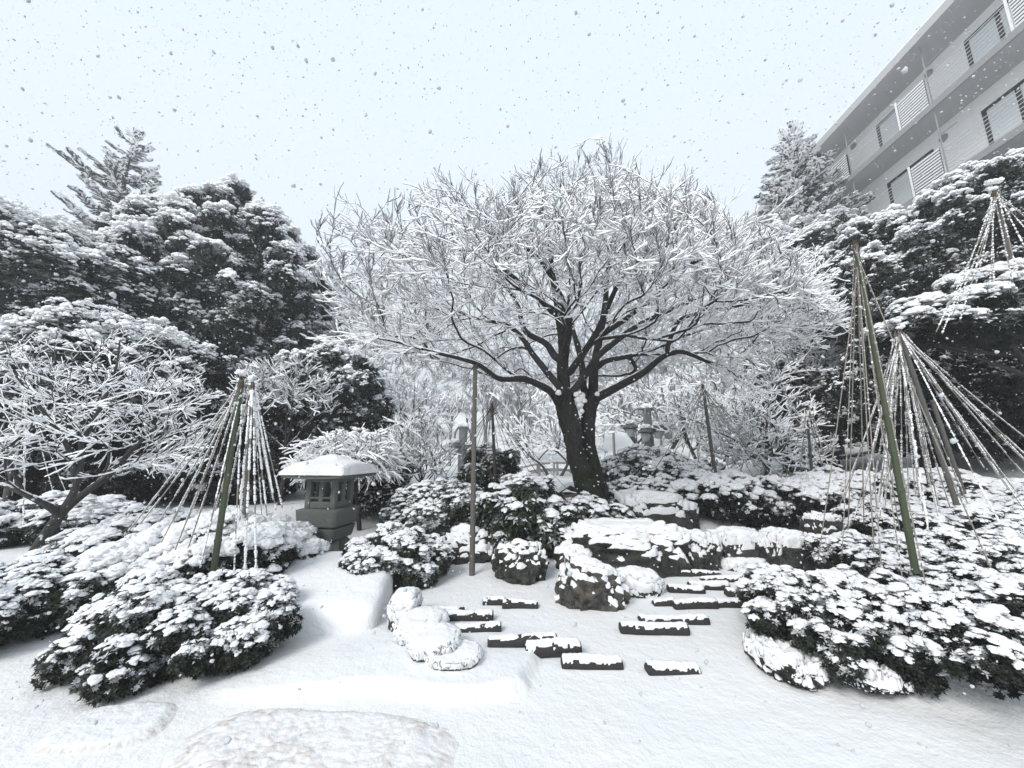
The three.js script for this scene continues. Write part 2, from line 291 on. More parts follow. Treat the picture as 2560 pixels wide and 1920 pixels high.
function flatStone(label, x, y, w, d, h, sd, { turn = 0, rough = 0, front = 0.6 } = {}) {
  const p = ground(x, y), t = thing('stepping_stone', label, 'stepping stone', V(p.x, H(p.x, p.z) - 0.012, p.z)); t.rotation.y = turn;
  const g = rockGeo(w * 0.9, 0.1, d * 0.9, sd, { boxy: 0.5, rough: 0.05, tone: 0.3, tan: 0.3, moss: 0, detail: 20 }); part(t, 'stone', g, M.rock).position.y = h - 0.065;
  const n = 150, pos = [], col = [], idx = [];
  for (let j = 0; j <= n; j++) for (let i = 0; i <= n; i++) {
    const u = i / n * 2 - 1, v = j / n * 2 - 1, X = u * w * 0.62, Z = v * d * 0.62, q = Math.pow(Math.pow(Math.abs(u) * 1.24, 3) + Math.pow(Math.abs(v) * 1.24, 3), 1 / 3) + 0.16 * fbm(X * 3 + sd, Z * 3, 2, 4);
    const rim = sst(1.2, 0.78, q), fine = fbm(X * 24 + sd, Z * 24, 9, 4), med = fbm(X * 9, Z * 9, sd, 4), patch = clamp(rough * (0.6 + 2.2 * fbm(X * 2.6 + sd, Z * 3.4, 3, 3)));
    const edge = sst(0.84, 0.98, q) * sst(1.14, 1.0, q) * clamp(front * (0.7 + v) + 0.15 + 1.2 * med);
    const stain = clamp((patch * clamp(0.5 + 2.2 * fine + 1.5 * med) + edge * clamp(0.7 + 1.5 * fine)) * 0.6);
    pos.push(X, h * rim + 0.01 * med * rim + (0.003 + 0.014 * patch + 0.01 * edge) * fine * Math.min(1, rim * 2) - 0.03 * (1 - sst(1.24, 1.1, q)), Z);
    col.push(lerp(1, 0.66, stain), lerp(1, 0.57, stain), lerp(1, 0.49, stain));
  }
  for (let j = 0; j < n; j++) for (let i = 0; i < n; i++) { const a = j * (n + 1) + i; idx.push(a, a + n + 1, a + 1, a + 1, a + n + 1, a + n + 2); }
  const c = new THREE.BufferGeometry(); c.setAttribute('position', new THREE.Float32BufferAttribute(pos, 3)); c.setAttribute('color', new THREE.Float32BufferAttribute(col, 3)); c.setIndex(idx); c.computeVertexNormals();
  part(t, 'snow_crust', uvXZ(c, 0.9), M.ground);
}
flatStone('flat stepping stone with a brown crusted snow edge in the left foreground', 275, 1815, 0.62, 0.42, 0.034, 35, { turn: 0.12, front: 0.7 });
flatStone('wide foreground stone with rough brownish crusted snow at the bottom of the photo', 790, 1880, 1.4, 0.62, 0.04, 37, { turn: -0.1, rough: 1, front: 0.3 });
// the kerb of snowed-in stones beside the slab
rock('tall end stone of the snowy kerb beside the buried slab', 980, 1482, 1050, 1575, 0, 41, { name: 'kerb_stone', category: 'kerb stone', nf: 3.5, lump: 0.3, rough: 0.12, snow: 0.07, lo: 0.15, hi: 0.5, deep: 0.4, na: 0.2 });
rock('middle stone of the snowy kerb, below its tall end stone', 1000, 1545, 1110, 1610, 0, 43, { name: 'kerb_stone', category: 'kerb stone', nf: 3.5, lump: 0.3, rough: 0.12, snow: 0.08, lo: -0.1, hi: 0.3, deep: 0.5, tone: 0.1, na: 0.15 });
rock('front stone of the snowy kerb with a dark bare edge', 1030, 1590, 1145, 1645, 0, 45, { name: 'kerb_stone', category: 'kerb stone', nf: 3.5, lump: 0.3, rough: 0.12, snow: 0.08, lo: 0.0, hi: 0.4, deep: 0.42, tone: 0.1, na: 0.2 });
rock('low kerb stone nearest the camera, left of the first log step', 1070, 1632, 1198, 1668, 0, 47, { name: 'kerb_stone', category: 'kerb stone', nf: 3.5, lump: 0.3, rough: 0.12, snow: 0.06, lo: 0.0, hi: 0.4, deep: 0.3, tone: 0.1, boxy: 0.6, na: 0.2 });
{ // the buried slab
  const a = pix(828, 1590, 3.95), t = thing('stone_slab', 'large flat stone slab under smooth thick snow in front of the lantern', 'stone slab', V(-2.02, 0.045, -4.42));
  t.rotation.y = 0.1; t.scale.set(1.2, 1, 1.05);
  const g0 = new THREE.IcosahedronGeometry(1, 44); g0.deleteAttribute('uv'); g0.deleteAttribute('normal');
  const g = mergeVertices(g0, 1e-4), p = g.attributes.position, s = p.clone();
  const pw = (q, e) => Math.sign(q) * Math.pow(Math.abs(q), e);
  for (let i = 0; i < p.count; i++) {
    const x = pw(p.getX(i), 0.18), y = pw(p.getY(i), 0.45), z = pw(p.getZ(i), 0.18), m = Math.max(Math.abs(x), Math.abs(z), 0.001);
    p.setXYZ(i, x * 0.55 * (1 + 0.03 * z), y * 0.2 - z * 0.07, z * 0.72);
    s.setXYZ(i, x * 0.6 * (1 + 0.03 * z) + 0.01 * n3(x * 3, z * 3, 1), y * 0.2 - z * 0.07 + 0.09 + 0.02 * fbm(x * 2, z * 2, 4, 3), z * 0.77);
  }
  g.computeVertexNormals(); const gs = g.clone(); gs.setAttribute('position', s); gs.computeVertexNormals();
  part(t, 'stone', uvXZ(g, 1.3), M.stone); part(t, 'snow_cap', uvXZ(gs, 1.1), M.snow);
}

// ---------------------------------------------------------------- log steps
{
  const L = [ // x0, x1, y top, y bottom, label, snow, turn
    [1206, 1264, 1499, 1514, 'short log step at the back of the left flight, partly hidden by another', 0.02, 0],
    [1255, 1346, 1505, 1522, 'short log step nearest the triangular rock, at the back of the left flight', 0.015, 0],
    [1064, 1160, 1521, 1541, 'thin slanting log step behind the kerb stones', 0.02, 0.14],
    [1085, 1233, 1530, 1554, 'rounded log step in front of the thin slanting one by the kerb', 0.03, 0.02],
    [1132, 1253, 1563, 1582, 'log step with a ragged snow edge right of the middle kerb stone', 0.025, 0.06],
    [1218, 1394, 1594, 1620, 'long black log step in the middle of the left flight', 0.015, 0.02],
    [1313, 1456, 1613, 1648, 'thick log step touching the right end of the long black one', 0.04, 0.05],
    [1405, 1560, 1653, 1676, 'nearest log step, half sunk in snow with a bare left end', 0.045, 0],
    [1620, 1756, 1667, 1688, 'log step sunk in brown crusted snow, right of the nearest one', 0.045, 0.06],
    [1554, 1726, 1562, 1589, 'long dark log step at the front of the right flight', 0.035, -0.02],
    [1602, 1775, 1543, 1561, 'log step tapering into snow just behind the front of the right flight', 0.035, -0.06],
    [1636, 1692, 1501, 1517, 'short log step at the left end of the row of three', 0.02, 0],
    [1688, 1799, 1504, 1525, 'middle log step of the row of three in the right flight', 0.03, 0],
    [1793, 1906, 1505, 1521, 'right log step of the row of three in the right flight', 0.03, 0],
    [1822, 1962, 1478, 1496, 'log step with a bare grey left end behind the row of three', 0.03, -0.04],
    [1674, 1765, 1466, 1484, 'stubby rounded log step alone on the left of the right flight', 0.04, -0.02],
    [1727, 1826, 1456, 1476, 'pale snowed over log step just behind the stubby one', 0.05, -0.08],
    [1885, 1982, 1463, 1477, 'dark log step ending under the azaleas of the right bed', 0.02, 0],
    [1758, 1933, 1444, 1457, 'thin long log step second from the back of the right flight', 0.03, -0.03],
    [1626, 1734, 1430, 1443, 'back log step of the right flight, starting at the low snowy rock', 0.02, 0],
    [1732, 1806, 1430, 1442, 'back log step of the right flight, in line right of its neighbour', 0.02, 0]];
  L.forEach(([x0, x1, y0, y1, label, sn, turn], i) => {
    seed(500 + i);
    const a = ground((x0 + x1) / 2, y1), k = a.s / 960, len = (x1 - x0) * k, h = (y1 - y0) * k * 0.9, r = Math.max(0.05, h * 0.62);
    const t = thing('log_step', label, 'log step', V(a.x, a.y - 0.02, a.z - r * 0.9)); t.rotation.y = turn;
    const n = 24, m = 30, pos = [], idx = [];
    for (let j = 0; j <= m; j++) { const u = j / m, e = j === 0 || j === m ? 0.86 : 1; for (let q = 0; q < n; q++) { const an = q / n * 6.2832, k2 = e * (1 + 0.12 * fbm(u * len * 6 + i, Math.cos(an) * 1.2, Math.sin(an) * 1.2, 3)); pos.push((u - 0.5) * len, h - r + 0.02 + Math.sin(an) * r * k2 + 0.012 * Math.sin(u * 3 + i), Math.cos(an) * r * k2); } }
    for (let j = 0; j < m; j++) for (let q = 0; q < n; q++) { const A = j * n + q, B = j * n + (q + 1) % n; idx.push(A, B + n, B, A, A + n, B + n); }
    for (const j of [0, m]) { const c = pos.length / 3; pos.push((j / m - 0.5) * len, h - r + 0.02, 0); for (let q = 0; q < n; q++) { const A = j * n + q, B = j * n + (q + 1) % n; j ? idx.push(c, B, A) : idx.push(c, A, B); } }
    const g = new THREE.BufferGeometry(); g.setAttribute('position', new THREE.Float32BufferAttribute(pos, 3)); g.setIndex(idx); g.computeVertexNormals(); uvXZ(g, 3);
    part(t, 'log', g, M.log);
    part(t, 'snow_cap', snowCap(g, sn * 0.3 + 0.004, 0.84 - sn * 7, 1.02 - sn * 4, { nf: 18, na: 0.5, lump: 0.8, sd: i }), M.snow);
  });
}

// ---------------------------------------------------------------- tubes for trunks, limbs, stems
function tube(pts, rad, n, { moss = 0, lump = 0, tone = 0.03, sd = 0 } = {}) {
  const pos = [], col = [], uv = [], idx = []; let X = V(1, 0, 0), run = 0;
  const d = V(), y = V();
  for (let j = 0; j < pts.length; j++) {
    d.subVectors(pts[Math.min(j + 1, pts.length - 1)], pts[Math.max(0, j - 1)]).normalize();
    if (j === 0 && Math.abs(d.x) > 0.8) X.set(0, 0, 1);
    X.addScaledVector(d, -X.dot(d)).normalize(); y.crossVectors(d, X);
    if (j) run += pts[j].distanceTo(pts[j - 1]);
    for (let i = 0; i <= n; i++) {
      const a = i / n * 2 * Math.PI, c = Math.cos(a), s = Math.sin(a), P = pts[j];
      const l = lump ? 1 + lump * (fbm(P.x * 2 + c * 0.8 + sd, P.y * 2.2, P.z * 2 + s * 0.8, 4) * 1.4 + 0.5 * n3(c * 2.5 + sd, run * 1.4, s * 2.5)) : 1, r = rad[j] * l;
      pos.push(P.x + (X.x * c + y.x * s) * r, P.y + (X.y * c + y.y * s) * r, P.z + (X.z * c + y.z * s) * r);
      const v = tone * (0.75 + 0.8 * (0.5 + fbm(P.x * 4 + c, P.y * 4, P.z * 4 + s, 3))), m = moss * clamp(0.5 + 3 * fbm(P.x * 1.5 + c * 0.7, P.y * 1.5, P.z * 1.5 + s * 0.7, 3));
      col.push(lerp(v, v * 0.35, m), lerp(v * 0.93, v * 0.62, m), lerp(v * 0.88, v * 0.16, m)); uv.push(i / n * Math.max(1, Math.round(rad[0] * 6.28 * 2)) * 0.5, run * 0.7);
    }
  }
  const m = n + 1;
  for (let j = 0; j < pts.length - 1; j++) for (let i = 0; i < n; i++) { const a = j * m + i; idx.push(a, a + 1, a + m + 1, a, a + m + 1, a + m); }
  const g = new THREE.BufferGeometry(); g.setAttribute('position', new THREE.Float32BufferAttribute(pos, 3)); g.setAttribute('color', new THREE.Float32BufferAttribute(col, 3)); g.setAttribute('uv', new THREE.Float32BufferAttribute(uv, 2)); g.setIndex(idx); g.computeVertexNormals(); return g;
}
const smooth = (pts, step) => { const c = new THREE.CatmullRomCurve3(pts, false, 'centripetal'), n = Math.max(2, Math.round(c.getLength() / step)); return c.getSpacedPoints(n); };

// ---------------------------------------------------------------- bare trees under snow
// limbs: [{ pts, r0, r1, name, bare }]; every tip is joined to the branch that reaches it most naturally
function bareTree(t, { limbs, tips, seg = 0.14, rTip = 0.0035, expo = 2.35, lift = 0.12, turnCost = 2.2, twigs = 5, minCos = 0.35, twigLen = [0.06, 0.16], snowW = 0.011, snowH = 0.014, thick = 0.013, moss = 0, tone = 0.03, bark = M.bark, twigMat = M.twig, wob = 0.012, snowOn = 1, weep = 0, baked = false }) {
  const base = t.position, P = [], par = [], D = [], rad = [], free = [], kids = [];
  const add = (p, q, dir, ok = true) => { P.push(p); par.push(q); D.push(dir); rad.push(0); free.push(ok); kids.push([]); if (q >= 0) kids[q].push(P.length - 1); return P.length - 1; };
  const limbNodes = [];
  for (const L of limbs) {
    const pts = smooth(L.pts, seg * 0.8); let q = -1;
    if (P.length) { let best = 1e9; for (let i = 0; i < P.length; i++) { const e = P[i].distanceToSquared(pts[0]); if (e < best) { best = e; q = i; } } }
    const ids = q >= 0 ? [q] : [];
    pts.forEach((p, i) => { if (i === 0 && q >= 0) return; const dir = V().subVectors(p, q >= 0 ? P[q] : p); if (dir.lengthSq() < 1e-9) dir.subVectors(pts[1], pts[0]); q = add(p, q, dir.normalize(), i / pts.length > (L.bare ?? 0.15)); ids.push(q); rad[q] = lerp(L.r0, L.r1, i / (pts.length - 1)); });
    limbNodes.push(ids);
  }
  const fixed = P.length, root = P[0];
  const order = tips.map((p) => [p, p.distanceTo(limbs[limbs.length > 1 ? 1 : 0].pts[0]) * rr(0.85, 1.15)]).sort((a, b) => a[1] - b[1]);
  const w = V();
  for (const [tip] of order) {
    let best = 1e9, at = -1;
    for (let i = 0; i < P.length; i++) {
      if (!free[i]) continue;
      const q = P[i], dx = tip.x - q.x, dy = tip.y - q.y, dz = tip.z - q.z, e2 = dx * dx + dy * dy + dz * dz;
      if (e2 > best * best) continue;
      const e = Math.sqrt(e2); if (e < 0.05) continue;
      const k = D[i], c = (dx * k.x + dy * k.y + dz * k.z) / e; if (c < minCos) continue; const cost = e * (1 + turnCost * (1 - c));
      if (cost < best) { best = cost; at = i; }
    }
    if (at < 0) continue;
    const A = P[at], e = A.distanceTo(tip), c1 = A.clone().addScaledVector(D[at], e * 0.38); c1.y += e * lift * rr(-0.3, 1); if (weep) c1.y += weep * e;
    const n = Math.max(2, Math.round(e / seg)); let q = at;
    for (let i = 1; i <= n; i++) {
      const u = i / n, a = (1 - u) * (1 - u), b = 2 * u * (1 - u), c = u * u;
      const p = V(A.x * a + c1.x * b + tip.x * c, A.y * a + c1.y * b + tip.y * c, A.z * a + c1.z * b + tip.z * c);
      if (i < n) { p.x += rr(-wob, wob); p.y += rr(-wob, wob); p.z += rr(-wob, wob); }
      q = add(p, q, V().subVectors(p, P[q]).normalize());
    }
  }
  // girth from the tips down
  const acc = new Float64Array(P.length);
  for (let i = P.length - 1; i >= 0; i--) {
    const own = Math.pow(acc[i] || Math.pow(rTip, expo), 1 / expo);
    if (i >= fixed) rad[i] = own;
    if (par[i] >= 0) acc[par[i]] += Math.pow(i >= fixed ? own : 0, expo);
  }
  const cap = (i) => { for (let q = par[i]; q >= 0; q = par[q]) if (q < fixed) return rad[q]; return 1; };
  for (let i = fixed; i < P.length; i++) if (rad[i] > 0.02) rad[i] = Math.min(rad[i], (par[i] >= 0 ? rad[par[i]] : 1) * 0.95);
  const off = (p) => p.clone().sub(base), twigM = [], snowM = [], thin = [], bits = [];
  const snowSeg = (a, b, r) => {
    const dir = V().subVectors(b, a), len = dir.length(), flat = 1 - Math.abs(dir.y) / len; if (flat < 0.07 || R() > snowOn) return;
    const k = clamp(0.45 + flat * 0.9) * rr(0.75, 1.3), wd = (r < thick ? Math.max(r * 0.8, snowW) : Math.min(r * 0.72, r * 0.42 + snowW * 1.7)) * k, ht = (r < thick ? snowH + r * 0.3 : snowH * 1.1 + Math.min(0.035, r * 0.35)) * k;
    const p = off(a); p.y += r < thick ? r * 0.2 : r * 0.82 * Math.sqrt(flat > 0.3 ? 1 : flat / 0.3);
    snowM.push(basis(p, dir, wd, ht, len));
  };
  const tw = (a, b, r) => { twigM.push(basis(off(a), V().subVectors(b, a), r, r, a.distanceTo(b) * 1.03)); };
  for (let i = fixed; i < P.length; i++) {
    const a = P[par[i]], b = P[i];
    if (rad[i] < thick) tw(a, b, rad[i]);
    snowSeg(a, b, Math.min(rad[i], rad[par[i]]));
  }
  for (let i = 1; i < fixed; i++) snowSeg(P[par[i]], P[i], rad[i]);
  // thick branches as tubes
  const done = new Uint8Array(P.length);
  for (let i = fixed; i < P.length; i++) {
    if (done[i] || rad[i] < thick) continue;
    const chain = [par[i]]; let q = i;
    while (q >= 0 && rad[q] >= thick * 0.9) { done[q] = 1; chain.push(q); let nx = -1, br = 0; for (const k of kids[q]) if (!done[k] && rad[k] > br) { br = rad[k]; nx = k; } q = nx; }
    if (chain.length > 1) bits.push(tube(chain.map((k) => off(P[k])), chain.map((k, j) => j === 0 ? rad[chain[1]] : rad[k]), 6, { moss: 0, tone }));
  }
  // last twigs
  for (let i = fixed; i < P.length; i++) {
    if (rad[i] > rTip * 1.9) continue;
    const end = kids[i].length === 0, n = end ? twigs : R() < twigs * 0.16 ? 1 : 0;
    for (let k = 0; k < n; k++) {
      const dir = D[i].clone().add(V(rr(-1, 1), rr(-0.5, 0.9) - weep * 1.5, rr(-1, 1)).multiplyScalar(0.65)).normalize(), a = P[i].clone().lerp(P[par[i]], R() * (end ? 1 : 0.9));
      const b = a.clone().addScaledVector(dir, rr(...twigLen)), c = b.clone().addScaledVector(V(dir.x + rr(-0.4, 0.4), dir.y + rr(-0.1, 0.5) - weep * 2, dir.z + rr(-0.4, 0.4)).normalize(), rr(...twigLen) * 0.8);
      tw(a, b, rTip * 0.85); tw(b, c, rTip * 0.6); snowSeg(a, b, rTip * 0.8); snowSeg(b, c, rTip * 0.6);
    }
  }
  limbs.forEach((L, i) => {
    const ids = limbNodes[i], pts = smooth(ids.map((k) => off(P[k])), L.fine ?? 0.07), rads = pts.map((_, j) => lerp(L.r0, L.r1, Math.pow(j / (pts.length - 1), L.taper ?? 1)));
    if (L.flare) pts.forEach((p, j) => { const hgt = j / (pts.length - 1); rads[j] *= 1 + L.flare * Math.pow(1 - clamp(hgt * 3.2), 2); });
    part(t, L.name ?? 'limb', tube(pts, rads, L.sides ?? 10, { moss: L.moss ?? moss, lump: L.lump ?? 0.1, tone, sd: i }), bark);
  });
  if (bits.length) part(t, 'branches', mergeGeometries(bits), bark, 'stuff');
  if (baked) { part(t, 'twigs', bake(TWIG3, twigM), twigMat, 'stuff'); part(t, 'branch_snow', bake(RIDGE3, snowM), M.snowPlain, 'stuff'); }
  else { inst(t, 'twigs', TWIG, twigMat, twigM); inst(t, 'branch_snow', RIDGE, M.snowPlain, snowM); }
}
const line = (a) => a.map(([x, y, d]) => pix(x, y, d));
{ // the great maple
  seed(77);
  const foot = pix(1487, 1275, 7.5), t = thing('maple_tree', 'large spreading bare maple with snow on every twig in the middle of the garden', 'tree', foot.clone());
  const T = 7.5;
  const limbs = [
    { name: 'trunk', pts: [foot.clone().add(V(-0.02, -0.35, 0)), ...line([[1483, 1255, T], [1455, 1190, T], [1437, 1121, T], [1425, 1065, T], [1414, 1013, T], [1418, 975, T]])], r0: 0.21, r1: 0.17, sides: 40, moss: 0.9, lump: 0.5, flare: 0.45, bare: 1, fine: 0.03 },
    { name: 'trunk', pts: [foot.clone().add(V(0.12, -0.3, -0.05)), ...line([[1498, 1235, T + 0.1], [1484, 1180, T + 0.15], [1472, 1121, T + 0.15], [1470, 1065, T + 0.1], [1476, 1013, T + 0.05], [1487, 978, T]])], r0: 0.165, r1: 0.13, sides: 36, moss: 0.85, lump: 0.48, flare: 0.5, bare: 1, fine: 0.03 },
    { pts: line([[1415, 1010, T], [1408, 958, T], [1407, 915, T], [1410, 877, T], [1401, 803, T - 0.2], [1392, 750, T - 0.4], [1382, 690, T - 0.6], [1370, 600, T - 0.9]]), r0: 0.15, r1: 0.025, sides: 22, moss: 0.5, lump: 0.3, bare: 0.4, fine: 0.04 },
    { pts: line([[1405, 1025, T], [1381, 983, T - 0.15], [1344, 960, T - 0.5], [1313, 948, T - 0.75], [1246, 946, T - 1.6], [1215, 925, T - 2.0], [1188, 908, T - 2.3], [1067, 876, T - 2.6], [990, 855, T - 2.7], [925, 843, T - 2.7]]), r0: 0.08, r1: 0.006, sides: 16, moss: 0.2, lump: 0.2, bare: 0.3 },
    { pts: line([[1418, 995, T - 0.1], [1400, 970, T - 0.2], [1366, 928, T - 0.2], [1332, 885, T], [1301, 839, T + 0.2], [1264, 812, T + 0.3], [1190, 796, T + 0.5], [1104, 762, T + 0.8], [1037, 748, T + 1]]), r0: 0.075, r1: 0.013, sides: 14, bare: 0.25 },
    { pts: line([[1407, 905, T], [1387, 890, T + 0.15], [1366, 860, T + 0.3], [1313, 827, T + 0.5], [1295, 766, T + 0.6], [1252, 698, T + 0.7], [1184, 624, T + 0.9]]), r0: 0.08, r1: 0.013, sides: 14 },
    { pts: line([[1480, 1000, T], [1497, 992, T - 0.05], [1553, 962, T - 0.2], [1608, 932, T - 0.45], [1664, 888, T - 0.7], [1701, 879, T - 0.8], [1768, 904, T - 1], [1817, 922, T - 1.1], [1850, 952, T - 1.2]]), r0: 0.09, r1: 0.012, sides: 16, lump: 0.18, moss: 0.2 },
    { pts: line([[1482, 990, T], [1485, 919, T + 0.1], [1495, 864, T + 0.1], [1507, 803, T + 0.1], [1513, 760, T], [1522, 649, T - 0.2], [1540, 560, T - 0.4]]), r0: 0.105, r1: 0.018, sides: 18, lump: 0.24, moss: 0.5 },
    { pts: line([[1470, 1000, T + 0.1], [1458, 965, T + 0.25], [1456, 919, T + 0.4], [1442, 858, T + 0.6], [1430, 815, T + 0.9], [1420, 740, T + 1.5], [1400, 660, T + 2.2]]), r0: 0.08, r1: 0.015, sides: 14, moss: 0.3 },
    { pts: line([[1428, 985, T - 0.1], [1467, 932, T - 0.25], [1492, 893, T - 0.25], [1528, 862, T - 0.2], [1602, 809, T], [1682, 772, T + 0.2], [1805, 716, T + 0.4], [1897, 680, T + 0.5], [1977, 655, T + 0.6]]), r0: 0.075, r1: 0.012, sides: 14, bare: 0.3 },
    { pts: line([[1490, 925, T + 0.1], [1508, 906, T + 0.2], [1578, 889, T + 0.4], [1645, 868, T + 0.8], [1740, 830, T + 1.2], [1850, 800, T + 1.7]]), r0: 0.06, r1: 0.012, sides: 12 },
    { pts: line([[1664, 888, T - 0.7], [1676, 845, T - 0.8], [1700, 800, T - 0.9], [1760, 780, T - 1], [1854, 763, T - 1.1], [1990, 710, T - 1.2]]), r0: 0.045, r1: 0.01, sides: 10 },
    { pts: [pix(1410, 890, T), V(1.0, 3.9, -6.5), V(0.5, 4.5, -5.6), V(-0.1, 4.5, -4.7)], r0: 0.08, r1: 0.013, sides: 12 },
    { pts: [pix(1418, 940, T), V(1.5, 3.7, -6.6), V(1.8, 4.4, -5.7), V(2.3, 4.5, -4.8)], r0: 0.075, r1: 0.013, sides: 12 },
    { pts: [pix(1500, 840, T), V(2.3, 4.2, -6.9), V(3.1, 4.8, -6.1), V(3.9, 4.8, -5.3)], r0: 0.06, r1: 0.012, sides: 10 },
    { pts: [pix(1401, 803, T - 0.2), V(0.4, 4.6, -6.9), V(-0.6, 5.0, -6.2), V(-1.6, 4.8, -5.6)], r0: 0.06, r1: 0.012, sides: 10 },
    { pts: [pix(1430, 815, T + 0.9), V(1.3, 4.6, -9.0), V(0.6, 5.0, -10.2)], r0: 0.05, r1: 0.012, sides: 10 },
    { pts: [pix(1507, 803, T + 0.1), V(2.6, 4.6, -8.6), V(3.5, 5.0, -9.8)], r0: 0.05, r1: 0.012, sides: 10 }];
  const tips = [], cx = 1.3, cz = -7.2;
  while (tips.length < 8200) {
    const a = R() * 6.283, u = Math.pow(R(), 0.42), Rm = 4.7 * (1 + 0.08 * Math.sin(a * 3 + 1) + 0.22 * n3(Math.cos(a) * 2.4, Math.sin(a) * 2.4, 3)) * (Math.sin(a) > 0 ? lerp(1, 0.75, Math.sin(a)) : lerp(1, 0.85, -Math.sin(a))) * (Math.cos(a) > 0 ? lerp(1, 0.86, Math.cos(a)) : 1), r = Rm * u;
    const lo = 3.2 + 0.3 * u + 0.25 * n3(a * 2, u * 3, 1), hi = 7.2 - 3.1 * Math.pow(u, 1.7) + 0.95 * n3(Math.cos(a) * 4.3 * u, Math.sin(a) * 4.3 * u, 8) + (R() < 0.04 ? 0.25 : 0);
    const y = lo + (hi - lo) * Math.pow(R(), 0.75);
    if (y < 3.9 && u < 0.45) continue;
    tips.push(V(cx + Math.cos(a) * r, y, cz + Math.sin(a) * r));
  }
  for (const L of limbs.slice(2)) { const n = L.pts.length, e = L.pts[n - 1], w = e.clone().sub(L.pts[n - 2]).normalize(); for (let i = 0; i < 60; i++) tips.push(e.clone().addScaledVector(w, rr(-0.6, 0.35)).add(V(rr(-0.4, 0.4), rr(-0.25, 0.35), rr(-0.4, 0.4)))); }
  bareTree(t, { limbs, tips, seg: 0.15, rTip: 0.0026, expo: 2.5, twigs: 4, twigLen: [0.05, 0.14], snowW: 0.0078, snowH: 0.0142, tone: 0.03, thick: 0.012, turnCost: 2.8, minCos: 0.45, baked: true });
  // snow in the forks
  const sm = []; seed(78);
  for (const [x, y, d, s] of [[1384, 976, 7.32, 0.06], [1374, 970, 7.28, 0.05], [1396, 984, 7.22, 0.055], [1446, 1002, 7.38, 0.075], [1450, 1016, 7.38, 0.065], [1455, 992, 7.42, 0.065], [1440, 988, 7.34, 0.05], [1493, 987, 7.35, 0.045], [1454, 1030, 7.36, 0.05], [1459, 1004, 7.42, 0.06]]) sm.push(spun(pix(x, y, d).sub(t.position), UP, s, s * 1.3, s));
  for (let i = 0; i < 22; i++) { const q = R(), y = lerp(1020, 1265, q), x = lerp(1447, 1500, q) + rr(-9, 12), s = rr(0.008, 0.02); sm.push(spun(pix(x, y, 7.34 - 0.04 * q).sub(t.position), V(0.3, 1, 0.3).normalize(), s, s * 0.7, s)); }
  inst(t, 'fork_snow', CLUMP[0], M.snowPlain, sm);
}

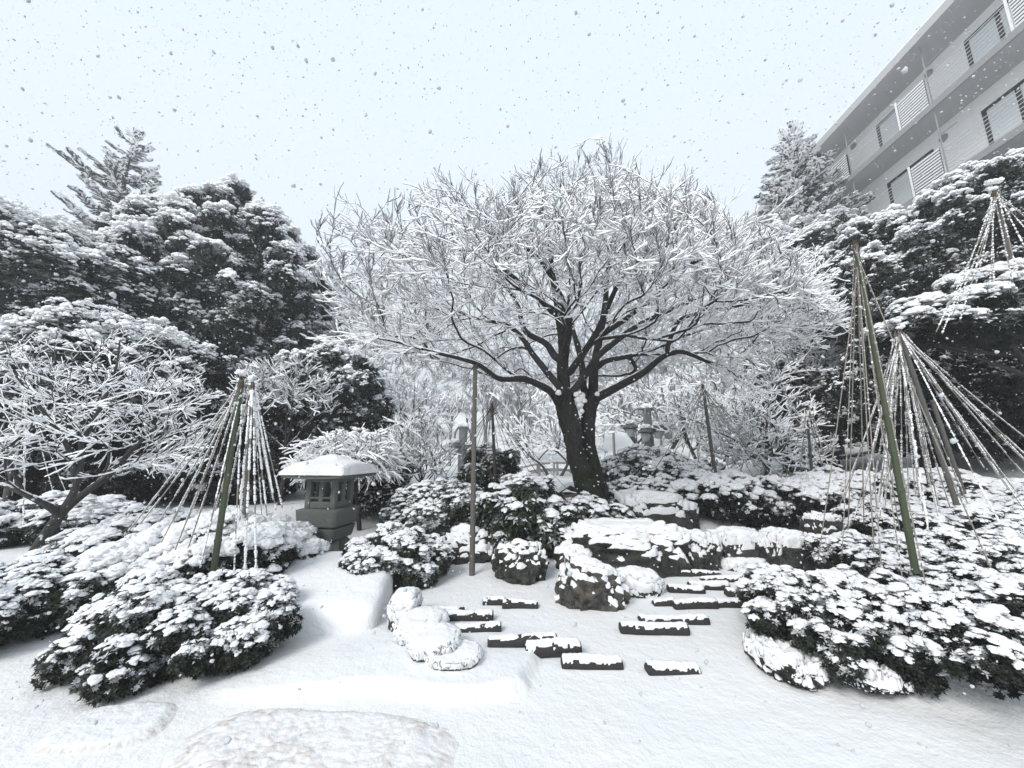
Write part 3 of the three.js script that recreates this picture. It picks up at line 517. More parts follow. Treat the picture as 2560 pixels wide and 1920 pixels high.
// ---------------------------------------------------------------- leafy shrubs and trees under snow
// lobes: [centre, rx, ry]; leaves stand on their skin, snow on what the sky sees
function foliage(t, lobes, { leaf = 'azalea', density = 300, size = 0.08, snow = 0.05, snowFlat = 0.75, cover = 0.8, cell = 0.07, tint = [0.022, 0.036, 0.02], vary = 0.5, inner = 0.35, side = 0.12, floor = null, clump = null, crest = 0.35, stretch = 1, leafUp = 0.5, tier = 0, pillow = false, dust = 0.42 }) {
  const base = t.position, pts = [], LM = [], LC = [], SM = [[], []], top = new Map(), v = V();
  for (const [c, rx, ry, rz = rx] of lobes) {
    const area = 4 * Math.PI * Math.pow((Math.pow(rx * ry, 1.6) + Math.pow(rx * rz, 1.6) + Math.pow(ry * rz, 1.6)) / 3, 1 / 1.6), n = Math.round(area * density);
    for (let i = 0; i < n; i++) {
      const y = rr(-0.75, 1), a = R() * 6.283, q = Math.sqrt(1 - y * y), depth = R() < inner ? rr(0.55, 0.95) : rr(0.93, 1.08), nx = Math.cos(a) * q, nz = Math.sin(a) * q;
      const p = V(c.x + nx * rx * depth, c.y + y * ry * depth, c.z + nz * rz * depth);
      if (floor !== null && p.y < H(p.x, p.z) + floor) continue;
      let hid = false;
      for (const [e, ax, ay, az = ax] of lobes) { if (e === c) continue; const k = ((p.x - e.x) / ax) ** 2 + ((p.y - e.y) / ay) ** 2 + ((p.z - e.z) / az) ** 2; if (k < 0.72) { hid = true; break; } }
      if (hid && R() > 0.12) continue;
      const nrm = V(nx / rx, y / ry, nz / rz).normalize();
      pts.push([p, nrm, depth]);
      const key = Math.round(p.x / cell) + ',' + Math.round(p.z / cell); if (!(top.get(key) > p.y)) top.set(key, p.y);
    }
  }
  for (const [p, n, depth] of pts) {
    const o = p.clone().sub(base), k = size * (R() < 0.12 ? rr(1.3, 1.8) : rr(0.7, 1.3)), dir = n.clone().multiplyScalar(1 - leafUp).add(V(rr(-0.3, 0.3), leafUp, rr(-0.3, 0.3))).normalize();
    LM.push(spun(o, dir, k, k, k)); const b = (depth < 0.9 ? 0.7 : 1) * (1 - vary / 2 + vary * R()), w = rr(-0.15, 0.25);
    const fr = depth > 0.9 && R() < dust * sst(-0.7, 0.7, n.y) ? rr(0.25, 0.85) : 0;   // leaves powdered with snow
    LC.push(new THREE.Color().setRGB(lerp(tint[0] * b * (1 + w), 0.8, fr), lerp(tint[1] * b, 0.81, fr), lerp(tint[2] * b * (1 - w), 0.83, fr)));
    const key = Math.round(p.x / cell) + ',' + Math.round(p.z / cell), open = p.y > top.get(key) - cell * 0.9, patch = 0.5 + 1.1 * fbm(p.x * 2.3 / (cell * 12), p.y * 2.3 / (cell * 12), p.z * 2.3 / (cell * 12), 2);
    const want = open ? cover * sst(-0.45, 0.5, n.y + 0.9 * (patch - 0.5)) : side * sst(-0.5, 0.6, n.y + 0.4) * (depth > 0.9 ? 1 : 0.3);
    if (R() < (tier ? cover * sst(-0.75, 0.35, n.y + 0.9 * (patch - 0.5)) * (depth > 0.9 ? 1 : tier) : want)) {
      const s = snow * Math.exp(rr(-0.95, 0.45)) * (open ? 0.8 + crest * Math.max(0, n.y) : 0.6);
      o.y += size * (tier ? 0.55 : 0.4) + s * 0.12; o.addScaledVector(n, s * 0.15 + (tier ? size * 0.5 : 0));
      v.set(rr(-0.18, 0.18) + n.x * 0.3, 1, rr(-0.18, 0.18) + n.z * 0.3).normalize();
      SM[R() < 0.5 ? 0 : 1].push(spun(o, v, s * rr(0.85, 1.25) * stretch, s * snowFlat * rr(0.8, 1.2), s * rr(0.85, 1.2)));
      if (tier) { const e = s * rr(0.5, 0.8); o.add(V(rr(-1, 1), rr(-0.3, 0.5), rr(-1, 1)).multiplyScalar(size * 0.8)); SM[0].push(spun(o, v, e, e * snowFlat, e)); }
    }
  }
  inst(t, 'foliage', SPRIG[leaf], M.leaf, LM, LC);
  if (clump) inst(t, 'snow', clump, M.snowPlain, SM[0].concat(SM[1]));
  else { const S = pillow ? CLUMP : TUFT; inst(t, 'snow', S[0], M.snowSoft, SM[0]); inst(t, 'snow', S[1], M.snowSoft, SM[1]); }
}
function dome(c, rx, ry, rz, n, lr, low = -0.2, loose = 0) {
  const L = [[V(c.x, c.y, c.z), rx * 0.72, ry * 0.74, rz * 0.72]];
  for (let i = 0; i < n; i++) {
    const y = lerp(low, 1, (i + 0.5) / n), a = i * GA + rr(-0.4, 0.4), q = Math.sqrt(Math.max(0, 1 - y * y)), k = rr(0.72, 0.9) + loose * rr(-0.12, 0.2), r = lr * rr(0.75, 1.3) * (1 + loose * rr(-0.35, 0.35));
    L.push([V(c.x + Math.cos(a) * q * rx * k, c.y + y * ry * k, c.z + Math.sin(a) * q * rz * k), r, r * rr(0.7, 0.9), r]);
  }
  return L;
}
function stems(t, foot, lobes, n, r, name = 'stem', tone = 0.03) {
  const g = [];
  for (let i = 0; i < n; i++) {
    const [c] = lobes[1 + Math.floor(R() * (lobes.length - 1))] ?? lobes[0], a = foot.clone().add(V(rr(-0.12, 0.12), -0.08, rr(-0.12, 0.12))), m = a.clone().lerp(c, 0.5).add(V(rr(-0.1, 0.1), rr(-0.05, 0.1), rr(-0.1, 0.1)));
    const pts = smooth([a, m, c], 0.08).map((p) => p.sub(t.position)); g.push(tube(pts, pts.map((_, j) => lerp(r, r * 0.35, j / pts.length)), 6, { tone, lump: 0.1 }));
  }
  part(t, name, mergeGeometries(g), M.bark, 'stuff');
}
// a shrub that fills about (x0, y0)-(x1, y1) of the view, its foot d metres ahead
function shrub(name, label, category, x0, y0, x1, y1, d, sd, o = {}) {
  seed(sd * 31 + 5);
  const f = pix((x0 + x1) / 2, y1, d), rz = o.rz ?? (x1 - x0) * f.s / 960 * 0.4, a = pix((x0 + x1) / 2, y0, d + rz * 0.55), k = a.s / 960, rx = (x1 - x0) * k / 2;
  const top = a.y - (o.snow ?? 0.05) - (o.size ?? 0.06) * 0.5, foot = V(a.x, Math.min(top - 0.2, H(a.x, a.z)), a.z), ry = (top - foot.y) * 0.58;
  const t = thing(name, label, category, foot, o.group);
  const c = V(foot.x, top - ry, foot.z), lr = (o.lobe ?? 0.26) * Math.min(rx, 1), lobes = dome(c, rx * 0.9, ry * 0.92, rz * 0.9, o.lobes ?? 34, lr, o.low ?? -0.75, o.loose ?? 0.9);
  foliage(t, lobes, { floor: 0.03, ...o });
  stems(t, foot, lobes, o.stems ?? 7, o.stemR ?? 0.014);
  return t;
}
const A = 'azalea_shrub';
shrub(A, 'large azalea bush in the left foreground, dark and bare of snow at its front', 'shrub', 245, 1462, 722, 1700, 3.08, 1, { density: 900, size: 0.042, snow: 0.0245, cover: 0.95, cell: 0.042, lobes: 60, lobe: 0.18, rz: 0.62, side: 0.1, tint: [0.013, 0.02, 0.011] });
shrub(A, 'rounded azalea bush cut by the left edge of the photo', 'shrub', -140, 1412, 205, 1665, 3.3, 2, { density: 800, size: 0.045, snow: 0.027, cover: 0.9, cell: 0.045, lobes: 40, lobe: 0.22, rz: 0.6, tint: [0.015, 0.024, 0.014], side: 0.14 });
shrub(A, 'wide azalea mound under thick snow pillows below the left rope cones', 'shrub', 320, 1300, 770, 1520, 4.1, 3, { density: 520, size: 0.055, snow: 0.056, snowFlat: 0.8, pillow: true, cover: 0.95, cell: 0.062, lobes: 46, lobe: 0.2, rz: 0.95, side: 0.07, tint: [0.014, 0.022, 0.012] });
shrub(A, 'dark azalea in the hollow between the two nearest left bushes', 'shrub', 150, 1400, 420, 1600, 3.75, 4, { density: 350, size: 0.06, snow: 0.04, cover: 0.5, cell: 0.07, lobes: 24, rz: 0.5, side: 0.08 });
shrub(A, 'low spreading azalea around the foot of the leaning left maple', 'shrub', -160, 1268, 330, 1400, 6.1, 5, { density: 300, size: 0.07, snow: 0.055, cover: 0.85, cell: 0.08, lobes: 40, lobe: 0.22, rz: 1.0 });
shrub(A, 'low azalea between the leaning left maple and the left rope cones', 'shrub', 230, 1300, 520, 1440, 5.0, 6, { density: 300, size: 0.065, snow: 0.05, cover: 0.8, cell: 0.08, lobes: 26, rz: 0.6 });
shrub(A, 'loose snowy azalea just right of the stone lantern and the buried slab', 'shrub', 868, 1325, 1120, 1488, 4.75, 7, { density: 700, size: 0.055, snow: 0.032, cover: 0.85, cell: 0.05, lobes: 44, lobe: 0.2, rz: 0.55, side: 0.36, tint: [0.03, 0.042, 0.028] });
shrub('rounded_shrub', 'round grey green shrub on bare stems behind the grey support pole', 'shrub', 978, 1205, 1232, 1395, 6.2, 8, { density: 480, size: 0.06, snow: 0.032, cover: 0.7, cell: 0.055, lobes: 40, rz: 0.75, low: -0.2, side: 0.42, tint: [0.06, 0.072, 0.06], stems: 14, stemR: 0.018 });
shrub('broadleaf_shrub', 'dark broadleaf shrub sprawling over rocks in front of the maple trunk', 'shrub', 1185, 1180, 1420, 1410, 5.75, 9, { leaf: 'broad', density: 240, size: 0.1, snow: 0.045, cover: 0.7, cell: 0.08, lobes: 44, lobe: 0.2, rz: 0.7, side: 0.25, tint: [0.02, 0.032, 0.016], stems: 9, stemR: 0.02 });
shrub('broadleaf_shrub', 'low arm of broadleaf shrub reaching right across the foot of the trunk', 'shrub', 1370, 1245, 1575, 1345, 6.3, 10, { leaf: 'broad', density: 240, size: 0.1, snow: 0.04, cover: 0.65, cell: 0.08, lobes: 26, rz: 0.5, side: 0.12, tint: [0.015, 0.026, 0.012] });
shrub('camellia_shrub', 'upright glossy dark green camellia beside the middle rope cone pole', 'shrub', 1150, 1105, 1305, 1260, 8.4, 11, { leaf: 'broad', density: 200, size: 0.12, snow: 0.04, cover: 0.4, cell: 0.1, lobes: 26, rz: 0.7, side: 0.07, tint: [0.018, 0.03, 0.013] });
shrub('rounded_shrub', 'feathery snowy shrub right of the trunk, below the lamp post', 'shrub', 1510, 1128, 1770, 1270, 8.8, 12, { leaf: 'tree', density: 240, size: 0.09, snow: 0.055, cover: 0.95, cell: 0.09, lobes: 40, lobe: 0.22, rz: 1.1, side: 0.3, tint: [0.05, 0.06, 0.05] });
shrub('rounded_shrub', 'low grey shrub between the trunk and the big mossy boulder', 'shrub', 1510, 1200, 1690, 1290, 7.7, 13, { density: 320, size: 0.07, snow: 0.04, cover: 0.85, cell: 0.07, lobes: 26, rz: 0.5, side: 0.3, tint: [0.05, 0.06, 0.05] });
shrub('clipped_hedge', 'clipped evergreen hedge with thick snow lumps behind the flat topped rocks', 'hedge', 1690, 1182, 1900, 1338, 6.9, 14, { leaf: 'box', density: 380, size: 0.055, snow: 0.055, pillow: true, cover: 0.82, cell: 0.072, lobes: 44, lobe: 0.2, rz: 0.8, side: 0.1, tint: [0.009, 0.014, 0.009] });
shrub('clipped_hedge', 'right half of the clipped snowy hedge, by the small rope cone', 'hedge', 1860, 1195, 2110, 1340, 6.8, 15, { leaf: 'box', density: 380, size: 0.055, snow: 0.055, pillow: true, cover: 0.82, cell: 0.072, lobes: 44, lobe: 0.2, rz: 0.8, side: 0.1, tint: [0.009, 0.014, 0.009] });
const bedOf = 'azaleas massed in the right bed', bed = { density: 640, size: 0.046, snow: 0.028, cover: 0.95, cell: 0.042, lobes: 60, lobe: 0.18, rz: 0.78, side: 0.26, tint: [0.012, 0.018, 0.011] };
shrub(A, 'front azalea of the right bed at its left end, over the mossy edging rock', 'shrub', 1885, 1450, 2185, 1700, 2.98, 16, { ...bed, lobes: 56, low: -0.95 });
shrub(A, 'front azalea of the right bed, with a black hollow under its right side', 'shrub', 2110, 1455, 2430, 1740, 2.72, 17, { ...bed, side: 0.03, cover: 0.82, lobes: 60, low: -0.95 });
shrub(A, 'front azalea of the right bed cut by the right edge of the photo', 'shrub', 2330, 1450, 2700, 1745, 2.68, 18, { ...bed, side: 0.03, cover: 0.82, lobes: 60, low: -0.95 });
shrub(A, 'azalea at the foot of the tall green bamboo pole', 'shrub', 2065, 1345, 2310, 1520, 3.9, 19, bed);
shrub(A, 'azalea right of the tall green bamboo pole, second row of the right bed', 'shrub', 2240, 1330, 2560, 1530, 3.75, 20, bed);
shrub(A, 'azalea at the right edge, second row of the right bed', 'shrub', 2480, 1330, 2800, 1540, 3.6, 21, bed);
shrub(A, 'azalea behind the tall dark corner rock, third row of the right bed', 'shrub', 2110, 1255, 2330, 1400, 5.0, 22, { ...bed, density: 440, cell: 0.055, snow: 0.035 });
shrub(A, 'azalea under the second leaning bamboo pole, third row of the right bed', 'shrub', 2220, 1245, 2520, 1400, 4.9, 23, { ...bed, density: 440, cell: 0.055, snow: 0.035 });
shrub(A, 'azalea at the right edge, third row of the right bed', 'shrub', 2440, 1240, 2780, 1410, 4.8, 24, { ...bed, density: 440, cell: 0.055, snow: 0.035 });
shrub(A, 'back row azalea between the small rope cone and the tall green pole', 'shrub', 1960, 1185, 2240, 1310, 6.9, 25, { ...bed, density: 300, snow: 0.05, cell: 0.07, rz: 0.9 });
shrub(A, 'back row azalea below the white rope fan on the right', 'shrub', 2180, 1185, 2450, 1305, 6.6, 26, { ...bed, density: 300, snow: 0.05, cell: 0.07, rz: 0.9 });
shrub(A, 'azalea by the bare snow bank at the right edge', 'shrub', 2380, 1215, 2640, 1320, 6.0, 27, { ...bed, density: 300, snow: 0.05, cell: 0.07, rz: 0.8 });

// big evergreens: lobes set by hand in the view, (x, y) centre, radius in view units, d metres ahead
function evergreen(name, label, x, y, rx, ry, d, sd, o = {}) {
  seed(sd * 53 + 11);
  const c = pix(x, y, d), k = c.s / 960, RX = rx * k, RY = ry * k, RZ = o.rz ?? RX * 0.85, foot = V(c.x, H(c.x, c.z), c.z);
  const t = thing(name, label, o.category ?? 'tree', foot, o.group);
  const lobes = dome(c, RX * 0.92, RY * 0.92, RZ * 0.92, o.lobes ?? 120, (o.lobe ?? 0.17) * Math.max(RX, RY), o.low ?? -0.7, 1);
  foliage(t, lobes, { leaf: 'tree', density: 70, size: 0.13, snow: 0.095, snowFlat: 0.95, cover: 1, cell: 0.16, side: 0.2, tier: 0.4, tint: [0.026, 0.036, 0.028], clump: TUFT_LOW, ...o });
  const pts = smooth([foot.clone().add(V(0, -0.3, 0)), foot.clone().lerp(c, 0.5).add(V(rr(-0.2, 0.2), 0, 0)), c.clone().add(V(0, RY * 0.4, 0))], 0.25).map((p) => p.sub(foot));
  part(t, 'trunk', tube(pts, pts.map((_, j) => lerp(o.trunk ?? 0.24, 0.06, j / pts.length)), 12, { lump: 0.2, tone: 0.03, moss: 0.2 }), M.bark);
  if (o.stems) stems(t, foot, lobes, o.stems, 0.09, 'limbs');
  return t;
}
const E = 'evergreen_tree';
evergreen(E, 'big round dark evergreen on the left with brown gaps in its crown', 555, 770, 265, 290, 13, 1, { lobes: 520, lobe: 0.075, density: 62, stems: 14, size: 0.15, snow: 0.12 });
evergreen(E, 'left upper shoulder of evergreen forming the peak below the conifer top', 455, 630, 150, 115, 13.5, 2, { lobes: 200, density: 62, lobe: 0.1, size: 0.15, snow: 0.12 });
evergreen(E, 'feathery grey evergreen at the left edge below the conifer top', 70, 740, 270, 180, 9.5, 3, { leaf: 'frond', size: 0.2, density: 60, snow: 0.09, lobes: 320, lobe: 0.085, tint: [0.04, 0.052, 0.045], side: 0.3, cover: 0.85, leafUp: 0.85 });
evergreen(E, 'snow heavy evergreen behind the leaning left maple', 250, 960, 250, 170, 8.6, 4, { leaf: 'frond', size: 0.17, density: 75, snow: 0.08, lobes: 320, lobe: 0.08, tint: [0.025, 0.034, 0.028], side: 0.26, cover: 0.85, leafUp: 0.8 });
evergreen(E, 'dark thicket under the big round evergreen, behind the left rope cones', 590, 1100, 230, 180, 11, 5, { lobes: 90, density: 46, tier: 0.15, cover: 0.32, snow: 0.05, tint: [0.007, 0.01, 0.007], low: -0.95 });
evergreen(E, 'dark thicket at the left edge behind the low azaleas', 60, 1150, 300, 170, 8.8, 6, { lobes: 70, density: 46, tier: 0.15, cover: 0.32, snow: 0.045, tint: [0.007, 0.01, 0.007], low: -0.95 });
evergreen(E, 'small dark evergreen with dense snow tufts between the round evergreen and the maple', 830, 1020, 140, 170, 11.5, 7, { lobes: 220, lobe: 0.1, density: 70, size: 0.13, snow: 0.085, cover: 0.75 });
evergreen(E, 'grey snowy shrub tree behind the lantern to its right', 900, 1200, 130, 110, 8.6, 8, { leaf: 'broad', lobes: 60, density: 90, size: 0.11, snow: 0.06, side: 0.22, tint: [0.022, 0.03, 0.02], trunk: 0.05 });
// the right hand mass
evergreen(E, 'tall dark evergreen rising to the right edge in front of the building', 2500, 620, 210, 210, 8.2, 11, { lobes: 360, lobe: 0.095, density: 95, size: 0.1, snow: 0.075, cover: 1, tint: [0.035, 0.045, 0.038] });
evergreen(E, 'dark evergreen below the building balconies, behind the tall green bamboo pole', 2230, 720, 190, 175, 9.5, 12, { lobes: 320, lobe: 0.1, density: 90, size: 0.1, snow: 0.075, cover: 1, tint: [0.04, 0.05, 0.043] });
evergreen(E, 'deep green evergreen behind the white rope fan on the right', 2330, 980, 230, 170, 9.0, 13, { lobes: 200, lobe: 0.11, density: 70, size: 0.13, snow: 0.05, tier: 0.2, cover: 0.7, tint: [0.012, 0.017, 0.012], low: -0.95 });
evergreen(E, 'dark evergreen at the right edge under the snow laden pine', 2580, 1010, 190, 130, 9.6, 14, { lobes: 160, lobe: 0.11, density: 70, size: 0.12, snow: 0.045, tier: 0.2, cover: 0.6, tint: [0.012, 0.017, 0.012], low: -0.95 });
evergreen(E, 'hazy dark evergreen left of the tall green bamboo pole', 2010, 960, 150, 180, 13.5, 15, { leaf: 'frond', size: 0.26, density: 40, snow: 0.075, lobes: 240, lobe: 0.1, tint: [0.018, 0.025, 0.02], side: 0.16, cover: 0.75, leafUp: 0.8, low: -0.95 });
evergreen(E, 'pale snowed over tree between the maple crown and the building', 2010, 690, 150, 130, 13, 16, { leaf: 'frond', size: 0.24, density: 45, snow: 0.08, lobes: 220, lobe: 0.1, tint: [0.06, 0.068, 0.062], side: 0.45, cover: 0.95, leafUp: 0.8 });
{ // the pine in flat snowy layers on the right
  seed(901);
  const c = pix(2470, 800, 6.2), foot = V(c.x + 0.3, H(c.x, c.z), c.z), t = thing('pine_tree', 'pine with flat snow laden branch layers at the right edge under a rope cone', 'tree', foot);
  const L = [];
  for (const [x, y, d, rx, ry] of [[2330, 830, 5.9, 0.62, 0.16], [2410, 790, 6.0, 0.7, 0.2], [2500, 745, 6.2, 0.8, 0.24], [2560, 720, 6.4, 0.8, 0.22], [2440, 840, 5.8, 0.65, 0.18], [2540, 815, 5.9, 0.7, 0.2], [2370, 800, 6.6, 0.6, 0.16], [2600, 780, 6.1, 0.7, 0.2], [2300, 850, 6.3, 0.4, 0.12]]) {
    const p = pix(x, y, d); for (let i = 0; i < 7; i++) L.push([p.clone().add(V(rr(-1, 1) * rx * 0.75, rr(-0.5, 0.6) * ry, rr(-1, 1) * rx * 0.6)), rx * rr(0.3, 0.45), ry * rr(0.9, 1.3)]);
  }
  foliage(t, L, { leaf: 'needle', density: 260, size: 0.09, snow: 0.06, snowFlat: 0.9, cover: 0.95, cell: 0.07, side: 0.35, tint: [0.012, 0.02, 0.012] });
  const pts = smooth([foot.clone().add(V(0, -0.2, 0)), foot.clone().add(V(0.1, 1.6, 0)), c.clone().add(V(0.6, -0.1, 0)), c.clone().add(V(0.3, 0.5, 0))], 0.12).map((p) => p.sub(foot));
  part(t, 'trunk', tube(pts, pts.map((_, j) => lerp(0.13, 0.05, j / pts.length)), 12, { lump: 0.2, tone: 0.05 }), M.bark);
  for (let i = 0; i < 9; i++) { const e = L[i * 7][0].clone().sub(foot), s = pts[Math.floor(pts.length * rr(0.55, 0.9))], q = smooth([s.clone(), s.clone().lerp(e, 0.5).add(V(0, rr(-0.15, 0.1), 0)), e], 0.1); part(t, 'limb', tube(q, q.map((_, j) => lerp(0.045, 0.012, j / q.length)), 7, { tone: 0.045, lump: 0.12 }), M.bark); }
}

// conifers with whorled branches
function conifer(label, x, y, d, hgt, spread, sd, { tint = [0.03, 0.04, 0.034], step = 0.42, lean = 0, up = 0.25, low = 0.25, snow = 0.1, per = 6, cover = 0.8, dense = 1, long = null } = {}) {
  seed(sd * 71 + 3);
  const top = pix(x, y, d), foot = V(top.x + lean, H(top.x, top.z), top.z), t = thing('conifer_tree', label, 'tree', foot);
  const pts = smooth([foot.clone().add(V(0, -0.3, 0)), foot.clone().lerp(top, 0.5), top], 0.4).map((p) => p.sub(foot));
  part(t, 'trunk', tube(pts, pts.map((_, j) => lerp(0.28, 0.015, j / (pts.length - 1))), 10, { lump: 0.15, tone: 0.045 }), M.bark);
  const LM = [], LC = [], SM = [], TM = [], trunk = V().subVectors(top, foot);
  for (let f = 0.03; f < hgt; f += step * rr(0.6, 1.1)) {
    const p0 = trunk.clone().multiplyScalar(1 - f / trunk.length()), len0 = spread * Math.pow(clamp(f / hgt), 0.75) + 0.25, n = per + Math.floor(R() * 2);
    for (let k = 0; k < n; k++) {
      const a = k / n * 6.283 + R() * 1.2, out = V(Math.cos(a), 0, Math.sin(a)), len = len0 * rr(0.65, 1.2) * (long ? long(out, f) : 1), rise = up * rr(0.5, 1.4) + (f < 0.6 ? 0.7 : 0);
      const q = smooth([p0, p0.clone().addScaledVector(out, len * 0.5).add(V(0, len * (rise * 0.35 - 0.06), 0)), p0.clone().addScaledVector(out, len).add(V(0, len * rise, 0))], 0.17 / dense);
      for (let i = 1; i < q.length; i++) {
        const dir = V().subVectors(q[i], q[i - 1]), u = i / q.length; TM.push(basis(q[i - 1], dir, lerp(0.03, 0.008, u), lerp(0.03, 0.008, u), dir.length()));
        if (u < 0.12) continue;
        for (const s of [-1, 0, 1]) {
          if (s === 0 && i < q.length - 1 && R() < 0.4) continue;
          const roll = rr(-0.9, 0.9), sz = lerp(0.42, 0.24, u) * rr(0.7, 1.25) * Math.min(1, 0.5 + len * 0.3), h = dir.clone().normalize().applyAxisAngle(UP, s * rr(0.5, 1.1)), zz = V().crossVectors(h, UP).normalize(), yy = V().crossVectors(zz, h).normalize(); zz.applyAxisAngle(h, roll); yy.applyAxisAngle(h, roll);
          LM.push(new THREE.Matrix4().makeBasis(h.clone().multiplyScalar(sz), yy.multiplyScalar(sz), zz.multiplyScalar(sz)).setPosition(q[i]));
          const b = rr(0.7, 1.3); LC.push(new THREE.Color().setRGB(tint[0] * b, tint[1] * b, tint[2] * b));
          if (R() < cover) { const c = q[i].clone().addScaledVector(h, sz * rr(0.3, 0.75)); c.y += 0.01; SM.push(basis(c, h, snow * rr(0.5, 0.9), snow * rr(0.3, 0.6), snow * rr(0.8, 1.7))); }
        }
      }
    }
  }
  inst(t, 'branches', TWIG, M.twig, TM); inst(t, 'foliage', SPRIG.frond, M.leaf, LM, LC); inst(t, 'snow', CLUMP_LOW, M.snowPlain, SM);
}
conifer('conifer with long upswept branches against the sky at upper left', 335, 345, 17, 6.0, 3.0, 1, { up: 0.33, cover: 0.65, snow: 0.13, tint: [0.05, 0.056, 0.052], step: 0.62, per: 4, long: (o, f) => (o.x < -0.5 ? rr(0.8, 1.35) : 0.9) });
conifer('pale snowy conifer standing in front of the far end of the building', 1975, 335, 17, 9, 2.6, 2, { up: 0.1, tint: [0.05, 0.058, 0.053], cover: 0.75, snow: 0.13, step: 0.36, per: 7 });
conifer('small snowy conifer between dark evergreens right of the rope cones at back', 1930, 800, 15, 5.5, 2.6, 3, { up: 0.05, tint: [0.03, 0.038, 0.033], cover: 0.7, snow: 0.12, step: 0.36, per: 7 });

// smaller bare trees
function ball(c, rx, ry, rz, n, bias = 0.5, lowCut = -0.6) { const a = []; while (a.length < n) { const y = rr(lowCut, 1), q = R() * 6.283, s = Math.sqrt(1 - y * y), k = Math.pow(R(), bias); a.push(V(c.x + Math.cos(q) * s * rx * k, c.y + y * ry * k, c.z + Math.sin(q) * s * rz * k)); } return a; }
{
  seed(301);
  const d = 5.05, foot = pix(68, 1415, d), t = thing('maple_tree', 'leaning small bare maple with snow lined twigs at the left edge', 'tree', foot.clone());
  const limbs = [
    { name: 'trunk', pts: [foot.clone().add(V(-0.06, -0.2, 0)), ...line([[68, 1412, d], [110, 1345, d], [150, 1285, d], [158, 1265, d]])], r0: 0.066, r1: 0.056, sides: 18, lump: 0.22, bare: 1, fine: 0.03 },
    { pts: line([[152, 1285, d], [185, 1230, d - 0.1], [200, 1170, d - 0.2], [203, 1110, d - 0.2], [175, 1040, d - 0.3], [140, 960, d - 0.4]]), r0: 0.045, r1: 0.012, sides: 12 },
    { pts: line([[155, 1280, d], [215, 1230, d + 0.1], [270, 1190, d + 0.2], [330, 1125, d + 0.3], [400, 1060, d + 0.3], [470, 1010, d + 0.3]]), r0: 0.05, r1: 0.01, sides: 12 },
    { pts: line([[150, 1285, d], [115, 1262, d - 0.2], [60, 1235, d - 0.3], [10, 1215, d - 0.3], [-60, 1200, d - 0.4]]), r0: 0.045, r1: 0.01, sides: 12 },
    { pts: line([[192, 1210, d - 0.1], [170, 1120, d - 0.4], [110, 1030, d - 0.7], [40, 940, d - 0.8]]), r0: 0.035, r1: 0.01, sides: 10 },
    { pts: line([[203, 1110, d - 0.2], [260, 1000, d], [290, 920, d + 0.1], [300, 850, d + 0.2]]), r0: 0.03, r1: 0.008, sides: 10 },
    { pts: line([[60, 1235, d - 0.3], [20, 1150, d - 0.4], [-20, 1060, d - 0.4]]), r0: 0.025, r1: 0.008, sides: 10 }];
  const c = pix(200, 1040, d), tips = ball(c, 1.75, 1.2, 1.2, 680, 0.45, -0.75);
  for (let i = 0; i < 180; i++) tips.push(pix(rr(330, 505), rr(950, 1180), d + rr(-0.3, 0.6)));
  bareTree(t, { limbs, tips, seg: 0.13, expo: 2.45, twigs: 3, twigLen: [0.05, 0.11], snowW: 0.0058, snowH: 0.011, tone: 0.045, rTip: 0.003 });
}
function smallTree(label, x, yTop, x2, yFoot, d, sd, { rx, ry, rz = rx * 0.8, tips = 500, weep = 0, pale = false, snowW = 0.014, snowH = 0.016, rTip = 0.005, nStem = 1, r = 0.06, low = -0.5, twigs = 3, name = 'bare_tree', spread = 1 } = {}) {
  seed(sd * 17 + 400);
  const foot = pix(x2, yFoot, d), c = pix(x, yTop, d); foot.y = Math.min(foot.y, H(foot.x, foot.z) + 0.02); c.y -= ry * 0.98;
  const t = thing(name, label, 'tree', foot.clone()), limbs = [];
  for (let i = 0; i < nStem; i++) {
    const a = i / nStem * 6.283 + R(), o = V(Math.cos(a), 0, Math.sin(a)), f = foot.clone().addScaledVector(o, nStem > 1 ? 0.1 : 0), e = c.clone().addScaledVector(o, (nStem > 1 ? 0.5 : 0.1) * rx * spread);
    limbs.push({ name: 'trunk', pts: [f.clone().add(V(0, -0.15, 0)), f.clone().lerp(e, 0.35).add(V(rr(-0.1, 0.1), 0, rr(-0.1, 0.1))), f.clone().lerp(e, 0.7), e.clone().add(V(0, ry * 0.4, 0))], r0: r, r1: r * 0.2, sides: 10, bare: 0.3, lump: 0.15 });
    const m = f.clone().lerp(e, 0.5);
    for (let k = 0; k < 3; k++) { const b = a + k * 2.1 + R(), q = V(Math.cos(b), 0.5, Math.sin(b)); limbs.push({ pts: [m.clone(), m.clone().add(V(q.x * rx * 0.3, ry * 0.35, q.z * rz * 0.3)), c.clone().add(V(q.x * rx * 0.75, ry * rr(-0.1, 0.3), q.z * rz * 0.75))], r0: r * 0.5, r1: r * 0.15, sides: 8 }); }
  }
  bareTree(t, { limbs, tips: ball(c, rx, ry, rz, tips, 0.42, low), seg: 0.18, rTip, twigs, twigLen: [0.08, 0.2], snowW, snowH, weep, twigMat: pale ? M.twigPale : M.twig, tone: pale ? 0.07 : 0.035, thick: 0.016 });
}
smallTree('small weeping tree with drooping snowy twigs just behind the lantern roof', 870, 1085, 905, 1260, 7.4, 1, { rx: 1.05, ry: 0.55, tips: 500, weep: 0.35, snowW: 0.011, r: 0.05, low: -0.6 });
smallTree('thin dark stemmed bare shrub tree between the lantern and the middle rope cone', 1030, 1040, 1060, 1290, 8.6, 2, { rx: 0.9, ry: 0.9, tips: 420, nStem: 3, r: 0.03, snowW: 0.012 });
